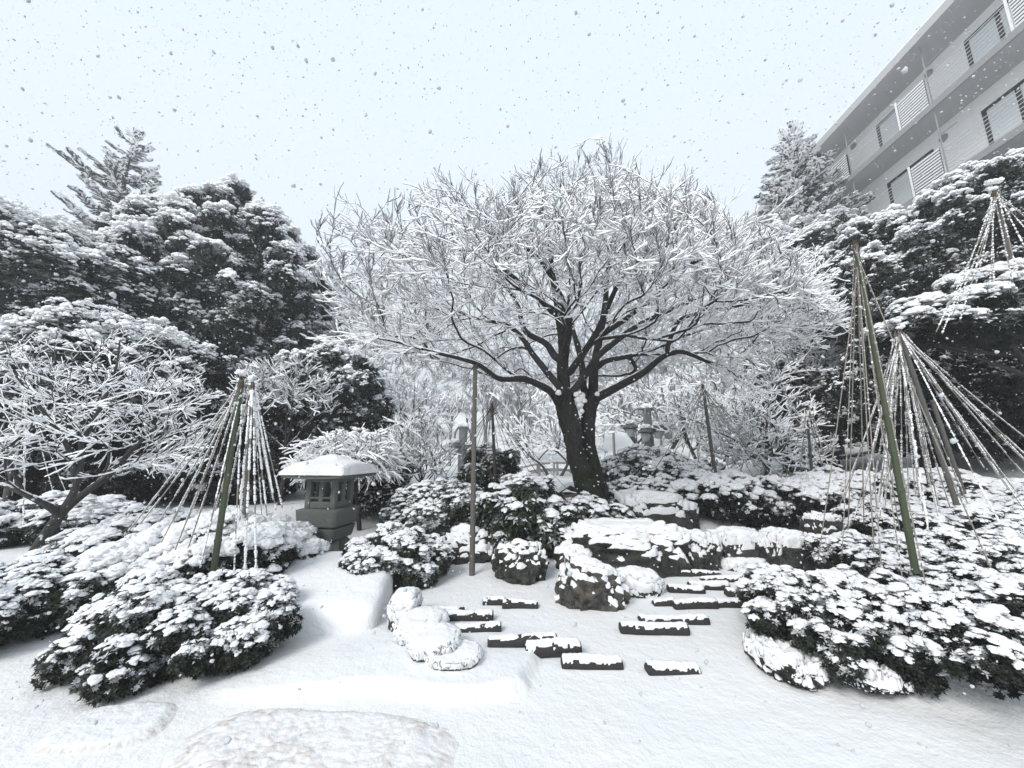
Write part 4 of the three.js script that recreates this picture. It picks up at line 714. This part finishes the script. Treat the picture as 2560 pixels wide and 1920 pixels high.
smallTree('white bare tree behind the left side of the maple crown', 850, 640, 850, 1180, 15, 3, { rx: 2.6, ry: 3.6, tips: 800, pale: true, snowW: 0.03, snowH: 0.034, rTip: 0.008, r: 0.14, twigs: 4 });
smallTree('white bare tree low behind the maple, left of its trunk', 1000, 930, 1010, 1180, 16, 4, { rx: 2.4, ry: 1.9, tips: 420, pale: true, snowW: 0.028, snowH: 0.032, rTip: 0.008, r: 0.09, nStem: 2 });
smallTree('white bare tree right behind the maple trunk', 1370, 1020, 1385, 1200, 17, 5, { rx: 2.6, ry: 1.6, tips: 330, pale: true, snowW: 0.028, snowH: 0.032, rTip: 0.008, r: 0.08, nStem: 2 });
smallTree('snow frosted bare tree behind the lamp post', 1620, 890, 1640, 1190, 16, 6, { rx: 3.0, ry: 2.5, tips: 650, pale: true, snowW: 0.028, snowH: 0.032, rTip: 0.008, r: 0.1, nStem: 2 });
smallTree('dark stemmed bare tree thick with snow right of the back rope cone', 1890, 960, 1900, 1195, 10.5, 7, { rx: 1.7, ry: 1.5, tips: 600, snowW: 0.02, snowH: 0.022, r: 0.1, low: -0.7 });
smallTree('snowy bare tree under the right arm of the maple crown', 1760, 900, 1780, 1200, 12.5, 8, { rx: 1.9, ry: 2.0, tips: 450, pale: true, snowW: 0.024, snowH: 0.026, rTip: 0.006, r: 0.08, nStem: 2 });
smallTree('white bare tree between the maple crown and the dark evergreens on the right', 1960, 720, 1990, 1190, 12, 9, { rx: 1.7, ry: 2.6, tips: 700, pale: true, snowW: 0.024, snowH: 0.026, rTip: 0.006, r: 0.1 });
smallTree('bare snowy tree in front of the dark thicket left of the lantern', 720, 895, 700, 1240, 9.6, 10, { rx: 1.3, ry: 1.0, tips: 380, snowW: 0.014, snowH: 0.015, r: 0.05 });

// ---------------------------------------------------------------- bamboo poles and ropes
const ROD = loft([[0, 1, 1], [1, 1, 1]], 6, false);
function rod(parent, name, a, b, r, m) { const q = part(parent, name, ROD, m); q.applyMatrix4(basis(a, V().subVectors(b, a), r, r, a.distanceTo(b))); return q; }
function bambooGeo(len, r0, r1) {
  const s = [], n = Math.max(4, Math.round(len / 0.32));
  for (let i = 0; i < n; i++) { const z = i / n * len, L = len / n, r = lerp(r0, r1, i / n); s.push([z, r * 1.2, r * 1.2], [z + 0.012, r * 1.2, r * 1.2], [z + 0.02, r * 1.0, r * 1.0], [z + L * 0.5, r * 0.97, r * 0.97], [z + L - 0.02, r * 1.0, r * 1.0]); }
  s.push([len, r1, r1], [len, 0.001, 0.001]); return loft(s, 12, false);
}
function ropeCone(label, pole, ends, { r = 0.03, rope = 0.006, ropeMat = M.straw, poleMat = M.bamboo, snow = 0.014, knot = 0.05, knotSnow = true, group, apexDrop = 0.03, more = false, gap = 0.024 } = {}, sd = 1) {
  seed(sd * 91 + 7);
  const [foot, top] = pole, t = thing('rope_cone', label, 'rope cone', foot.clone(), group), dir = V().subVectors(top, foot), len = dir.length();
  const p = part(t, 'bamboo_pole', bambooGeo(len, r, r * 0.8), poleMat); p.applyMatrix4(basis(V(0, 0, 0), dir, 1, 1, 1));
  const apex = dir.clone().multiplyScalar(1 - apexDrop / len), sm = [];
  if (more) for (let i = ends.length - 1; i > 0; i--) ends.push(ends[i].clone().lerp(ends[i - 1], rr(0.3, 0.7)).add(V(rr(-0.15, 0.15), rr(-0.05, 0.05), rr(-0.15, 0.15))));
  for (const e of ends) {
    const b = e.clone().sub(foot), a = apex.clone().add(V(rr(-1, 1) * r, rr(-0.04, 0.02), rr(-1, 1) * r)), L = a.distanceTo(b), d = V().subVectors(b, a);
    const sag = L * rr(0.004, 0.016), mid = a.clone().lerp(b, 0.5); mid.y -= sag;
    part(t, 'rope', new THREE.TubeGeometry(new THREE.QuadraticBezierCurve3(a, mid.clone().multiplyScalar(2).addScaledVector(a, -0.5).addScaledVector(b, -0.5), b), 10, rope * rr(0.8, 1.2), 5), ropeMat); const ph = R() * 99;
    if (snow) for (let u = 0.05; u < L - 0.02; u += gap * rr(0.5, 1.6)) { if (n3(u * 5, ph, 2) < -0.22) continue; const c = a.clone().addScaledVector(d, u / L); c.y += snow * 0.25 - 4 * sag * (u / L) * (1 - u / L); sm.push(basis(c, d, snow * rr(0.5, 1.1), snow * rr(0.5, 1.1), snow * rr(0.8, 2.2))); }
  }
  inst(t, 'rope_snow', CLUMP_LOW, M.snowPlain, sm);
  if (knot) {
    const k = [];
    for (let i = 0; i < 9; i++) { const a = i / 9 * 6.28, g = new THREE.ConeGeometry(knot * 0.22, knot * rr(1.6, 2.6), 5); g.translate(0, knot * 0.9, 0); g.rotateZ(rr(0.1, 0.5)); g.rotateY(a); k.push(g); }
    for (let i = 0; i < 4; i++) { const g = new THREE.TorusGeometry(knot * 0.42, knot * 0.17, 6, 12); g.rotateX(Math.PI / 2); g.translate(0, -knot * 0.35 * i, 0); k.push(g); }
    const m = part(t, 'straw_knot', mergeGeometries(k.map((g) => g.toNonIndexed())), M.knot); m.position.copy(apex);
    if (knotSnow) { const s = []; for (let i = 0; i < 7; i++) s.push(spun(apex.clone().add(V(rr(-0.8, 0.8) * knot, rr(0.4, 2.4) * knot, rr(-0.8, 0.8) * knot)), UP, knot * rr(0.4, 0.75), knot * rr(0.4, 0.7), knot * rr(0.4, 0.75))); inst(t, 'knot_snow', CLUMP[1], M.snowPlain, s); }
  }
  return t;
}
const E3 = (a) => a.map(([x, y, d]) => pix(x, y, d));
ropeCone('front left green bamboo pole with snow beaded ropes over the azalea mound', [pix(532, 1440, 3.9), pix(604, 950, 3.9)], E3([[350, 1310, 4.6], [380, 1400, 4.2], [430, 1395, 4.1], [460, 1400, 4.0], [400, 1300, 4.9], [430, 1310, 4.8], [500, 1420, 3.8], [470, 1300, 5.0], [585, 1430, 3.9], [545, 1300, 4.8], [320, 1330, 4.8]]), { r: 0.029, rope: 0.006, snow: 0.012, knot: 0.05 }, 1);
ropeCone('second bamboo pole with snow beaded ropes just behind the front left one', [pix(612, 1310, 4.6), pix(632, 958, 4.6)], E3([[706, 1270, 4.5], [690, 1275, 4.4], [668, 1290, 4.3], [640, 1425, 4.0], [612, 1430, 4.0], [655, 1290, 4.8], [600, 1300, 4.4], [585, 1400, 4.2], [530, 1300, 4.7], [682, 1250, 5.0], [560, 1290, 4.9]]), { r: 0.026, rope: 0.0065, snow: 0.013, knot: 0.05, poleMat: M.pole }, 2);
ropeCone('dark roped bamboo pole in the middle, left of the maple trunk', [pix(1240, 1240, 8.2), pix(1230, 1012, 8.2)], E3([[1040, 1225, 8.2], [1062, 1230, 7.8], [1085, 1230, 8.6], [1100, 1235, 7.6], [1120, 1235, 8.4], [1150, 1230, 7.6], [1175, 1225, 8.6], [1200, 1220, 7.4], [1215, 1215, 8.9], [1262, 1220, 7.4], [1290, 1215, 8.8], [1320, 1215, 7.5], [1350, 1225, 8.5], [1375, 1230, 7.8], [1395, 1225, 8.6], [1415, 1220, 8.2]]), { r: 0.035, rope: 0.0055, ropeMat: M.ropeDark, snow: 0, knot: 0.05, knotSnow: false, poleMat: M.bambooDark }, 3);
ropeCone('grey roped pole at the back right, between the lamp post and the small cone', [pix(1792, 1215, 8.9), pix(1757, 965, 8.9)], E3([[1590, 1190, 8.9], [1620, 1200, 8.3], [1650, 1205, 9.4], [1680, 1205, 8.2], [1710, 1205, 9.6], [1740, 1210, 8.2], [1830, 1200, 8.3], [1865, 1200, 9.7], [1890, 1205, 8.3], [1915, 1205, 9.4], [1945, 1210, 8.5], [1990, 1235, 8.5], [2040, 1240, 8.9]]), { r: 0.042, rope: 0.0085, snow: 0.014, knot: 0.06, poleMat: M.pole, gap: 0.09 }, 4);
ropeCone('small white roped cone low between the hedge and the dark evergreen', [pix(2030, 1190, 8.6), pix(2017, 1020, 8.6)], E3([[1965, 1190, 8.6], [1985, 1185, 8.1], [2016, 1190, 8.0], [2045, 1185, 8.1], [2080, 1190, 8.4], [2110, 1190, 8.6], [2000, 1180, 9.2], [2060, 1180, 9.2]]), { r: 0.03, rope: 0.01, snow: 0.018, knot: 0.07, poleMat: M.pole, gap: 0.07 }, 5);
ropeCone('tall green bamboo pole leaning over the right bed with loose hanging ropes', [pix(2290, 1432, 3.5), pix(2138, 612, 3.5)], E3([[2045, 1400, 3.9], [2105, 1390, 3.8], [2185, 1385, 3.7], [2205, 1440, 3.4], [2255, 1440, 3.3], [2320, 1490, 3.2], [2250, 1330, 4.4], [2512, 1500, 3.2], [2120, 1330, 4.6], [2160, 1310, 4.8]]), { r: 0.028, rope: 0.005, snow: 0.0065, knot: 0.045, knotSnow: false, gap: 0.06 }, 6);
ropeCone('second leaning bamboo pole with a wide fan of snow beaded ropes on the right', [pix(2392, 1262, 4.6), pix(2246, 822, 4.6)], E3([[2110, 1250, 5.4], [2150, 1270, 5.2], [2180, 1240, 5.6], [2200, 1290, 4.8], [2230, 1240, 5.5], [2255, 1270, 5.0], [2290, 1250, 5.5], [2330, 1240, 5.4], [2345, 1290, 4.7], [2420, 1260, 5.0], [2460, 1170, 5.2], [2490, 1180, 5.0], [2580, 1300, 4.2], [2600, 1190, 4.9], [2640, 1230, 4.6], [2610, 1130, 5.4], [2560, 1420, 3.8], [2135, 1300, 4.9], [2310, 1290, 4.6]]), { more: true, r: 0.028, rope: 0.005, snow: 0.011, knot: 0.05, poleMat: M.pole }, 7);
ropeCone('high roped pole at upper right in front of the tall dark evergreen', [pix(2590, 900, 5.9), pix(2487, 480, 5.9)], E3([[2340, 830, 5.0], [2355, 835, 4.9], [2380, 790, 5.4], [2400, 800, 5.2], [2420, 785, 5.5], [2475, 720, 5.6], [2485, 725, 5.4], [2530, 700, 5.4], [2545, 690, 5.2], [2600, 690, 5.2], [2640, 660, 5.3], [2680, 640, 5.4], [2720, 620, 5.4]]), { r: 0.038, rope: 0.007, snow: 0.012, knot: 0.09, poleMat: M.pole, gap: 0.06 }, 8);
ropeCone('faint roped pole behind the leaning left maple', [pix(10, 1260, 6.6), pix(66, 955, 6.6)], E3([[-60, 1180, 6.6], [-20, 1200, 6.2], [30, 1240, 6.4], [60, 1260, 6.2], [58, 1320, 5.9], [135, 1240, 6.6], [165, 1230, 6.8]]), { r: 0.032, rope: 0.0065, snow: 0.01, knot: 0.05, poleMat: M.pole }, 9);
{ // the prop under the maple's long left limb
  const a = ground(1180, 1438), b = pix(1188, 912, -ground(1180, 1438).z + 0.1), t = thing('support_pole', 'slender grey support pole propping up a long left limb of the maple', 'support pole', a);
  const d = V().subVectors(b, a), L = d.length(), s = [];
  for (let i = 0; i <= 24; i++) { const r = 0.036 - 0.008 * i / 24 + 0.002 * Math.sin(i * 1.9); s.push([L * i / 24, r, r]); }
  const m = part(t, 'pole', loft([[-0.15, 0.037, 0.037], ...s, [L, 0.001, 0.001]], 14, false), M.pole); uvXZ(m.geometry, 2); m.applyMatrix4(basis(V(0, 0, 0), d, 1, 1, 1));
  const tie = part(t, 'rope_tie', new THREE.TorusGeometry(0.034, 0.01, 6, 14).rotateX(Math.PI / 2), M.knot); tie.position.copy(d).multiplyScalar(0.985);
}
for (const [x0, y0, d0, x1, y1, d1, label] of [[2330, 1235, 5.4, 2276, 945, 5.4, 'short grey bamboo prop inside the white rope fan'], [2415, 1250, 5.6, 2330, 1000, 5.6, 'short grey bamboo prop right of the second leaning pole']]) {
  const a = pix(x0, y0, d0), b = pix(x1, y1, d1), t = thing('bamboo_prop', label, 'bamboo pole', a), d = V().subVectors(b, a);
  const m = part(t, 'pole', bambooGeo(d.length(), 0.03, 0.024), M.pole); m.applyMatrix4(basis(V(0, 0, 0), d, 1, 1, 1));
  const k = part(t, 'rope_tie', new THREE.TorusGeometry(0.03, 0.008, 6, 12).rotateX(Math.PI / 2), M.knot); k.position.copy(d).multiplyScalar(0.97);
}

// ---------------------------------------------------------------- stone lantern
function roundBox(w, h, d, wt = w, dt = d, seg = 10, soft = 0.012) {   // tapered box with softened edges
  const g = new THREE.BoxGeometry(1, 1, 1, seg, seg, seg); g.deleteAttribute('uv'); g.deleteAttribute('normal');
  const q = mergeVertices(g, 1e-4), p = q.attributes.position;
  for (let i = 0; i < p.count; i++) {
    const x = p.getX(i), y = p.getY(i), z = p.getZ(i), t = y + 0.5, W = lerp(w, wt, t), D = lerp(d, dt, t), e = (a) => Math.abs(a) > 0.499 ? 1 : 0, k = e(x) + e(y) + e(z) > 1 ? soft : 0;
    p.setXYZ(i, x * (W - 2 * k) + 0.004 * n3(x * 5, y * 5, z * 5), y * (h - 2 * k), z * (D - 2 * k));
  }
  q.computeVertexNormals(); return uvXZ(q, 3);
}
{
  const a = pix(812, 1405, 5.75), t = thing('stone_lantern', 'squat grey green stone lantern with a thick snow covered roof', 'stone lantern', V(a.x, a.y - 0.02, a.z)); t.rotation.y = -0.16; t.scale.set(0.78, 1, 0.78);
  const k = a.s / 960, Y = (y) => pix(812, y, 5.75).y - t.position.y;
  // roof
  const yr0 = Y(1192), W = 222 * k;
  const roof = roundBox(W * 0.96, 0.11, W * 0.96, W * 0.86, W * 0.86, 28, 0.01), p = roof.attributes.position;
  for (let i = 0; i < p.count; i++) { const x = p.getX(i) / W * 2, z = p.getZ(i) / W * 2, r = Math.max(Math.abs(x), Math.abs(z)); if (p.getY(i) > 0) p.setY(i, p.getY(i) + 0.13 * Math.pow(1 - clamp(r), 1.2)); else p.setY(i, p.getY(i) + 0.03 * Math.pow(Math.abs(x * z), 2)); }
  roof.computeVertexNormals(); part(t, 'roof', roof, M.stone).position.y = yr0 + 0.045;
  const sn = roundBox(W * 1.0, 0.1, W * 1.0, W * 0.9, W * 0.9, 44, 0.02), q = sn.attributes.position;
  for (let i = 0; i < q.count; i++) { const x = q.getX(i) / W * 2, z = q.getZ(i) / W * 2, r = Math.pow(Math.pow(Math.abs(x), 3.2) + Math.pow(Math.abs(z), 3.2), 1 / 3.2); if (q.getY(i) > -0.02) q.setY(i, q.getY(i) + 0.155 * Math.pow(1 - clamp(r), 0.62) + 0.018 * fbm(x * 3, z * 3, 2, 3) + (r < 0.42 ? 0.03 * sst(0.45, 0.3, r) : 0)); else q.setY(i, q.getY(i) + 0.012 * fbm(x * 9, z * 9, 5, 2)); }
  sn.computeVertexNormals(); part(t, 'roof_snow', uvXZ(sn, 1.1), M.snow).position.y = yr0 + 0.095;
  // fire box: posts, mullions and rails round open windows
  const y0 = Y(1266), y1 = yr0 + 0.01, h = y1 - y0, w0 = 106 * k, w1 = 98 * k, parts = [];
  const at = (g, x, y, z) => { g.translate(x, y, z); parts.push(g); };
  for (const x of [-1, 1]) for (const z of [-1, 1]) at(roundBox(0.105, h, 0.105, 0.1, 0.1, 6, 0.006), x * (w0 / 2 - 0.052), y0 + h / 2, z * (w0 / 2 - 0.052));
  for (const [x, z, sx, sz] of [[0, 1, 0.085, 0.07], [0, -1, 0.085, 0.07], [1, 0, 0.07, 0.085], [-1, 0, 0.07, 0.085]]) at(roundBox(sx, h - 0.004, sz, sx, sz, 5, 0.005), x * (w0 / 2 - 0.045), y0 + h / 2, z * (w0 / 2 - 0.045));
  for (const [yy, hh] of [[y0 + 0.045, 0.09], [y1 - 0.035, 0.07]]) for (const s of [-1, 1]) { at(roundBox(w0 - 0.21, hh, 0.085, w0 - 0.21, 0.085, 6, 0.004), 0, yy, s * (w0 / 2 - 0.05)); at(roundBox(0.085, hh, w0 - 0.21, 0.085, w0 - 0.21, 6, 0.004), s * (w0 / 2 - 0.05), yy, 0); }
  for (const s of [-1, 1]) at(roundBox(w0 - 0.2, 0.03, 0.05, w0 - 0.2, 0.05, 4, 0.003), 0, y0 + 0.14, s * (w0 / 2 - 0.04));
  part(t, 'fire_box', mergeGeometries(parts), M.stone);
  // table and arched legs
  const t0 = Y(1312); part(t, 'table_slab', roundBox(132 * k, y0 - t0, 132 * k, 142 * k, 142 * k, 12, 0.012), M.stone).position.y = (t0 + y0) / 2 - 0.002;
  const b1 = Y(1345); part(t, 'waist', roundBox(112 * k, t0 - b1, 112 * k, 126 * k, 126 * k, 12, 0.012), M.stone).position.y = (t0 + b1) / 2 - 0.002;
  const ro = 82 * k, ri = 52 * k, S = new THREE.Shape(); S.absarc(0, 0, ro, 0, Math.PI, false); S.lineTo(-ri, 0); S.absarc(0, 0, ri, Math.PI, 0, true); S.lineTo(ro, 0);
  const lg = new THREE.ExtrudeGeometry(S, { depth: 0.24, bevelEnabled: true, bevelSize: 0.015, bevelThickness: 0.015, bevelSegments: 2, curveSegments: 26 }); lg.translate(0, 0, -0.12); uvXZ(lg, 3);
  for (const [ang, dy] of [[0.785, 0], [-0.785, -0.004]]) { const m = part(t, 'arched_leg', lg, M.stone); m.rotation.y = ang; m.scale.set(1.12, 1.05, 1); m.position.y = dy - 0.05; }
}

// ---------------------------------------------------------------- lamp posts, bridge, little roof
function lampPost(label, x, yTop, yFoot, d, n, spread, tall) {
  const a = pix(x, yFoot, d), b = pix(x, yTop, d), foot = V(b.x, H(b.x, b.z), b.z), h = b.y - foot.y, k = b.s / 960, t = thing('lamp_post', label, 'lamp post', foot);
  part(t, 'post', new THREE.CylinderGeometry(10 * k, 12 * k, h, 12).translate(0, h / 2, 0), M.ironGrey);
  part(t, 'post_cap', new THREE.CylinderGeometry(14 * k, 11 * k, 8 * k, 12).translate(0, h, 0), M.ironGrey);
  part(t, 'cap_snow', CLUMP[0].clone().scale(15 * k, 10 * k, 15 * k).translate(0, h + 5 * k, 0), M.snowPlain);
  for (let i = 0; i < n; i++) {
    const u = (i - (n - 1) / 2) / ((n - 1) / 2 || 1), ox = spread * k * u, oz = (Math.abs(u) < 0.5 ? 0.35 : 0.1), hang = h - (Math.abs(u) > 0.5 ? 34 : 40) * k - (i % 2) * 6 * k;
    const arm = new THREE.TubeGeometry(new THREE.CatmullRomCurve3([V(0, h - 8 * k, 0), V(ox * 0.45, h + 2 * k, oz * 0.5), V(ox * 0.9, h - 10 * k, oz), V(ox, hang + 4 * k, oz)]), 14, 2.4 * k, 6); part(t, 'arm', arm, M.ironGrey);
    const L = new THREE.Group(); L.name = 'lamp_head'; L.position.set(ox, hang, oz); t.add(L);
    part(L, 'lamp_cap', new THREE.LatheGeometry([[0.1, 10], [4, 8], [6, 0], [12, -4], [19, -10], [19, -13], [0.1, -13]].map(([r, y]) => new THREE.Vector2(r * k, y * k)).reverse(), 12), M.iron);
    part(L, 'lamp_glass', new THREE.LatheGeometry([[0.1, -13], [11, -13], [12, -18], [7, -32], [0.1, -34]].map(([r, y]) => new THREE.Vector2(r * k, y * k)).reverse(), 12), M.lampGlass);
    part(L, 'lamp_snow', CLUMP[1].clone().scale(13 * k, 9 * k, 13 * k).translate(0, 0, 0), M.snowPlain);
  }
}
lampPost('ornate lamp post with four hanging lanterns behind the right of the maple', 1617, 1024, 1200, 13, 4, 46);
lampPost('distant lamp post with one arm left of the middle rope cone', 1158, 1070, 1200, 22, 2, 20);
{
  const a = pix(1390, 1215, 18), t = thing('arched_bridge', 'low arched garden bridge with snowy railings behind the maple trunk', 'bridge', V(a.x, H(a.x, a.z), a.z));
  const k = a.s / 960, W = 260 * k, y0 = pix(1390, 1205, 18).y - t.position.y, arc = (u, lift, z) => V((u - 0.5) * W, y0 + lift + 0.45 * (1 - Math.pow(2 * u - 1, 2)) - 0.2, z);
  const strip = (lift, z, r) => new THREE.TubeGeometry(new THREE.CatmullRomCurve3(Array.from({ length: 11 }, (_, i) => arc(i / 10, lift, z))), 30, r, 6);
  for (const z of [0.7, -0.7]) {
    for (const l of [0.05, 0.3, 0.62]) part(t, 'rail', strip(l, z, 0.045), M.bridge);
    part(t, 'rail_snow', strip(0.69, z, 0.05), M.snowPlain);
    for (let i = 0; i <= 6; i++) { const p = arc(i / 6, 0, z); part(t, 'post', new THREE.BoxGeometry(0.09, 0.95, 0.09).translate(p.x, p.y + 0.22, p.z), M.bridge); }
  }
  for (let i = 0; i < 26; i++) { const p = arc((i + 0.5) / 26, -0.2, 0); part(t, 'deck_plank', new THREE.BoxGeometry(W / 26 - 0.012, 0.05, 1.5).translate(p.x, p.y, p.z), M.bridge); }
}
{
  const a = pix(1412, 1255, 9.5), t = thing('garden_hut', 'tiny wooden hut with a snowy gable roof left of the maple trunk', 'hut', V(a.x, H(a.x, a.z), a.z)); t.rotation.y = 0.35;
  const k = a.s / 960, y1 = pix(1412, 1232, 9.5).y - t.position.y, w = 52 * k;
  part(t, 'wall', roundBox(w, y1, w * 0.9, w, w * 0.9, 4, 0.008).translate(0, y1 / 2, 0), mat(0.2, 0.16, 0.13, 0.9));
  const S = new THREE.Shape(); S.moveTo(-w * 0.68, 0); S.lineTo(0, w * 0.34); S.lineTo(w * 0.68, 0); S.lineTo(w * 0.68, 0.03); S.lineTo(0, w * 0.34 + 0.035); S.lineTo(-w * 0.68, 0.03); S.closePath();
  part(t, 'roof', new THREE.ExtrudeGeometry(S, { depth: w * 1.25, bevelEnabled: false }).translate(0, y1, -w * 0.62), M.wood);
  const Z = new THREE.Shape(); Z.moveTo(-w * 0.7, 0.033); Z.lineTo(0, w * 0.34 + 0.04); Z.lineTo(w * 0.7, 0.033); Z.quadraticCurveTo(w * 0.72, 0.1, w * 0.6, 0.14); Z.quadraticCurveTo(0, w * 0.34 + 0.2, -w * 0.6, 0.14); Z.quadraticCurveTo(-w * 0.72, 0.1, -w * 0.7, 0.033);
  part(t, 'roof_snow', new THREE.ExtrudeGeometry(Z, { depth: w * 1.2, bevelEnabled: true, bevelSize: 0.015, bevelThickness: 0.02, bevelSegments: 2, curveSegments: 10 }).translate(0, y1, -w * 0.6), M.snowPlain);
}

// ---------------------------------------------------------------- the building on the right
const SL = new THREE.BoxGeometry(0.012, 0.066, 1.04), BAR = new THREE.BoxGeometry(0.018, 0.018, 2.36);
{
  const X0 = 14.5, t = thing('hotel_building', 'long pale building with slatted balconies and dark framed windows on the right', 'building', V(X0, 0, 0)); t.rotation.y = -0.063;
  const bx = (w, h, d, x, y, z) => new THREE.BoxGeometry(w, h, d).translate(x, y, z);   // z = -distance along the front
  const U0 = -2, U1 = 34, LEN = U1 - U0, UM = -(U0 + U1) / 2, BACK = 1.1, slabs = [5.35, 8.25, 11.17, 14.08], EAVE = 16.6;
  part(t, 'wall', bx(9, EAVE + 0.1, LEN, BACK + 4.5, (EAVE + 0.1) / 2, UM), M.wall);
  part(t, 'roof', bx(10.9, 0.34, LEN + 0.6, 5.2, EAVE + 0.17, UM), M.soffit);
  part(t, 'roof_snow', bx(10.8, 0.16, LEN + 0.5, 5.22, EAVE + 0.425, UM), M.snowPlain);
  const P = 3.64;
  slabs.forEach((y, s) => {
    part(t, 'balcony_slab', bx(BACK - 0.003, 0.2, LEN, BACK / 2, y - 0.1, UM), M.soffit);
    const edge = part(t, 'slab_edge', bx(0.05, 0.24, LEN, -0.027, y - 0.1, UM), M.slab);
    for (let k = -1; k < 6; k++) {
      const u = 12.04 + P * k, seen = s >= 2 ? k >= -1 && k <= 2 : s === 1 && k >= 0 && k <= 2;
      if (u < 5 || u > 33) continue;
      // louvred screen
      const pn = new THREE.Group(); pn.name = 'louvre_panel'; pn.position.set(0, y, -(u + 0.53)); t.add(pn);
      part(pn, 'panel_back', bx(0.02, 1.14, 1.04, 0.026, 0.6, 0), M.gap);
      if (seen) for (let i = 0; i < 10; i++) part(pn, 'slat', SL, M.slat).position.set(0, 0.1 + i * 0.115, 0);
      else part(pn, 'slats', bx(0.03, 1.1, 1.04, 0, 0.6, 0), M.slat);
      // thin posts at the ends of the screen
      part(t, 'post', bx(0.03, s < 3 ? 2.7 : 2.5, 0.03, 0.06, y + (s < 3 ? 1.35 : 1.25), -(u - 0.06)), M.slab);
      part(t, 'post', bx(0.05, 1.3, 0.05, -0.002, y + 0.65, -(u + 1.12)), M.slat);
      // open railing
      const rl = new THREE.Group(); rl.name = 'railing'; rl.position.set(0, y, -(u + 1.12 + 1.2)); t.add(rl);
      if (seen) for (let i = 0; i < 8; i++) part(rl, 'bar', BAR, M.rail).position.set(0, 0.1 + i * 0.135, 0); else part(rl, 'bars', bx(0.02, 0.9, 2.3, 0, 0.55, 0), M.rail);
      // window with two panes
      const wn = new THREE.Group(); wn.name = 'window'; wn.position.set(BACK - 0.02, y, -(u + 2.15)); t.add(wn);
      const fr = [bx(0.07, 0.09, 1.96, 0, 2.05, 0), bx(0.07, 0.08, 1.96, 0, 0.14, 0), bx(0.068, 1.83, 0.1, 0, 1.092, 0.93), bx(0.068, 1.83, 0.1, 0, 1.092, -0.93), bx(0.066, 1.83, 0.11, 0, 1.092, 0)];
      part(wn, 'frame', mergeGeometries(fr), M.frame);
      for (const q of [-0.46, 0.46]) part(wn, 'pane', bx(0.02, 1.83, 0.8, 0.012, 1.095, q), M.pane);
      if (seen) {
        part(t, 'wall_vent', new THREE.CylinderGeometry(0.13, 0.15, 0.08, 16).rotateZ(Math.PI / 2).translate(BACK - 0.03, y + 2.2, -(u + 0.75)), M.slab);
        part(t, 'laundry_bracket', mergeGeometries([bx(0.03, 0.9, 0.03, 0.1, y + 2.1, -(u - 0.02)), bx(0.03, 0.03, 0.6, 0.1, y + 1.66, -(u - 0.3))]), M.slab);
      }
    }
  });
}

// ---------------------------------------------------------------- far snowy wood and falling snow
{
  seed(1201);
  const tw = [], sn = [];
  const seg = (a, b, r) => { tw.push([a, b, r]); const f = 1 - Math.abs(b.y - a.y) / a.distanceTo(b); if (f > 0.06) sn.push([a, b, r]); };
  const grow = (p, dir, len, r, lv) => {
    const e = p.clone().addScaledVector(dir, len); seg(p, e, r); if (!lv) return;
    const n = lv > 2 ? 4 : 3;
    for (let i = 0; i < n; i++) grow(p.clone().lerp(e, rr(0.4, 1)), dir.clone().add(V(rr(-1, 1), rr(-0.1, 0.7), rr(-1, 1)).multiplyScalar(0.85)).normalize(), len * rr(0.5, 0.8), r * 0.55, lv - 1);
  };
  grow(V(0, 0, 0), V(0, 1, 0), 2.2, 0.12, 5);
  const bake = (list, geo, f) => mergeGeometries(list.map(([a, b, r]) => geo.clone().applyMatrix4(f(a, b, r))));
  const TRI = loft([[0, 1, 1], [1, 0.8, 0.8]], 3, false), LOW = loft([[0, 0.8, 0.8], [0.5, 1, 1], [1, 0.8, 0.8]], 3, true);
  const g1 = bake(tw, TRI, (a, b, r) => basis(a, V().subVectors(b, a), r, r, a.distanceTo(b))), g2 = bake(sn, LOW, (a, b, r) => basis(a.clone().add(V(0, r * 0.4, 0)), V().subVectors(b, a), r * 0.7 + 0.04, r * 0.4 + 0.05, a.distanceTo(b)));
  const mm = [];
  for (let i = 0; i < 900 && mm.length < 420; i++) {
    const d = rr(24, 105), x = rr(-1.5, 1.5) * d; if (x > 13 && d < 40) continue;
    const s = rr(0.8, 1.5); mm.push(new THREE.Matrix4().compose(V(x, H(x, -d) - 0.2, -d), new THREE.Quaternion().setFromAxisAngle(UP, R() * 6.28), V(s, s * rr(0.8, 1.2), s)));
  }
  const o = new THREE.Group(); o.name = 'distant_wood'; o.userData = { label: 'distant snow covered wood on the hazy hillside behind the garden', category: 'wood', kind: 'stuff' }; scene.add(o);
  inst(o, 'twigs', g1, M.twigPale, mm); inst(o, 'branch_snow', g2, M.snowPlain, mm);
}
{
  seed(1301);
  const fl = [];
  while (fl.length < 18000) { const d = 1.1 + 9.5 * Math.pow(R(), 0.65), x = rr(-1.75, 1.75) * d, y = rr(0.05, 1.6 + 1.75 * d); if (y < H(x, -d) + 0.1) continue; const s = 0.0042 * Math.exp(1.05 * Math.pow(R(), 1.6)) * (R() < 0.012 ? 1.6 : 1); fl.push(spun(V(x, y, -d), V(rr(-1, 1), rr(-1, 1), rr(-1, 1)).normalize(), s, s * rr(0.5, 1.6), s * rr(0.6, 1.1))); }
  const m = part(scene, 'falling_snow', bake(blob(0, 2.6, 1.9, 1, 6.6), fl), M.flake, 'stuff'); m.userData.label = 'snowflakes drifting down through the air over the garden'; m.userData.category = 'falling snow';
}
renderer.render(scene, camera);
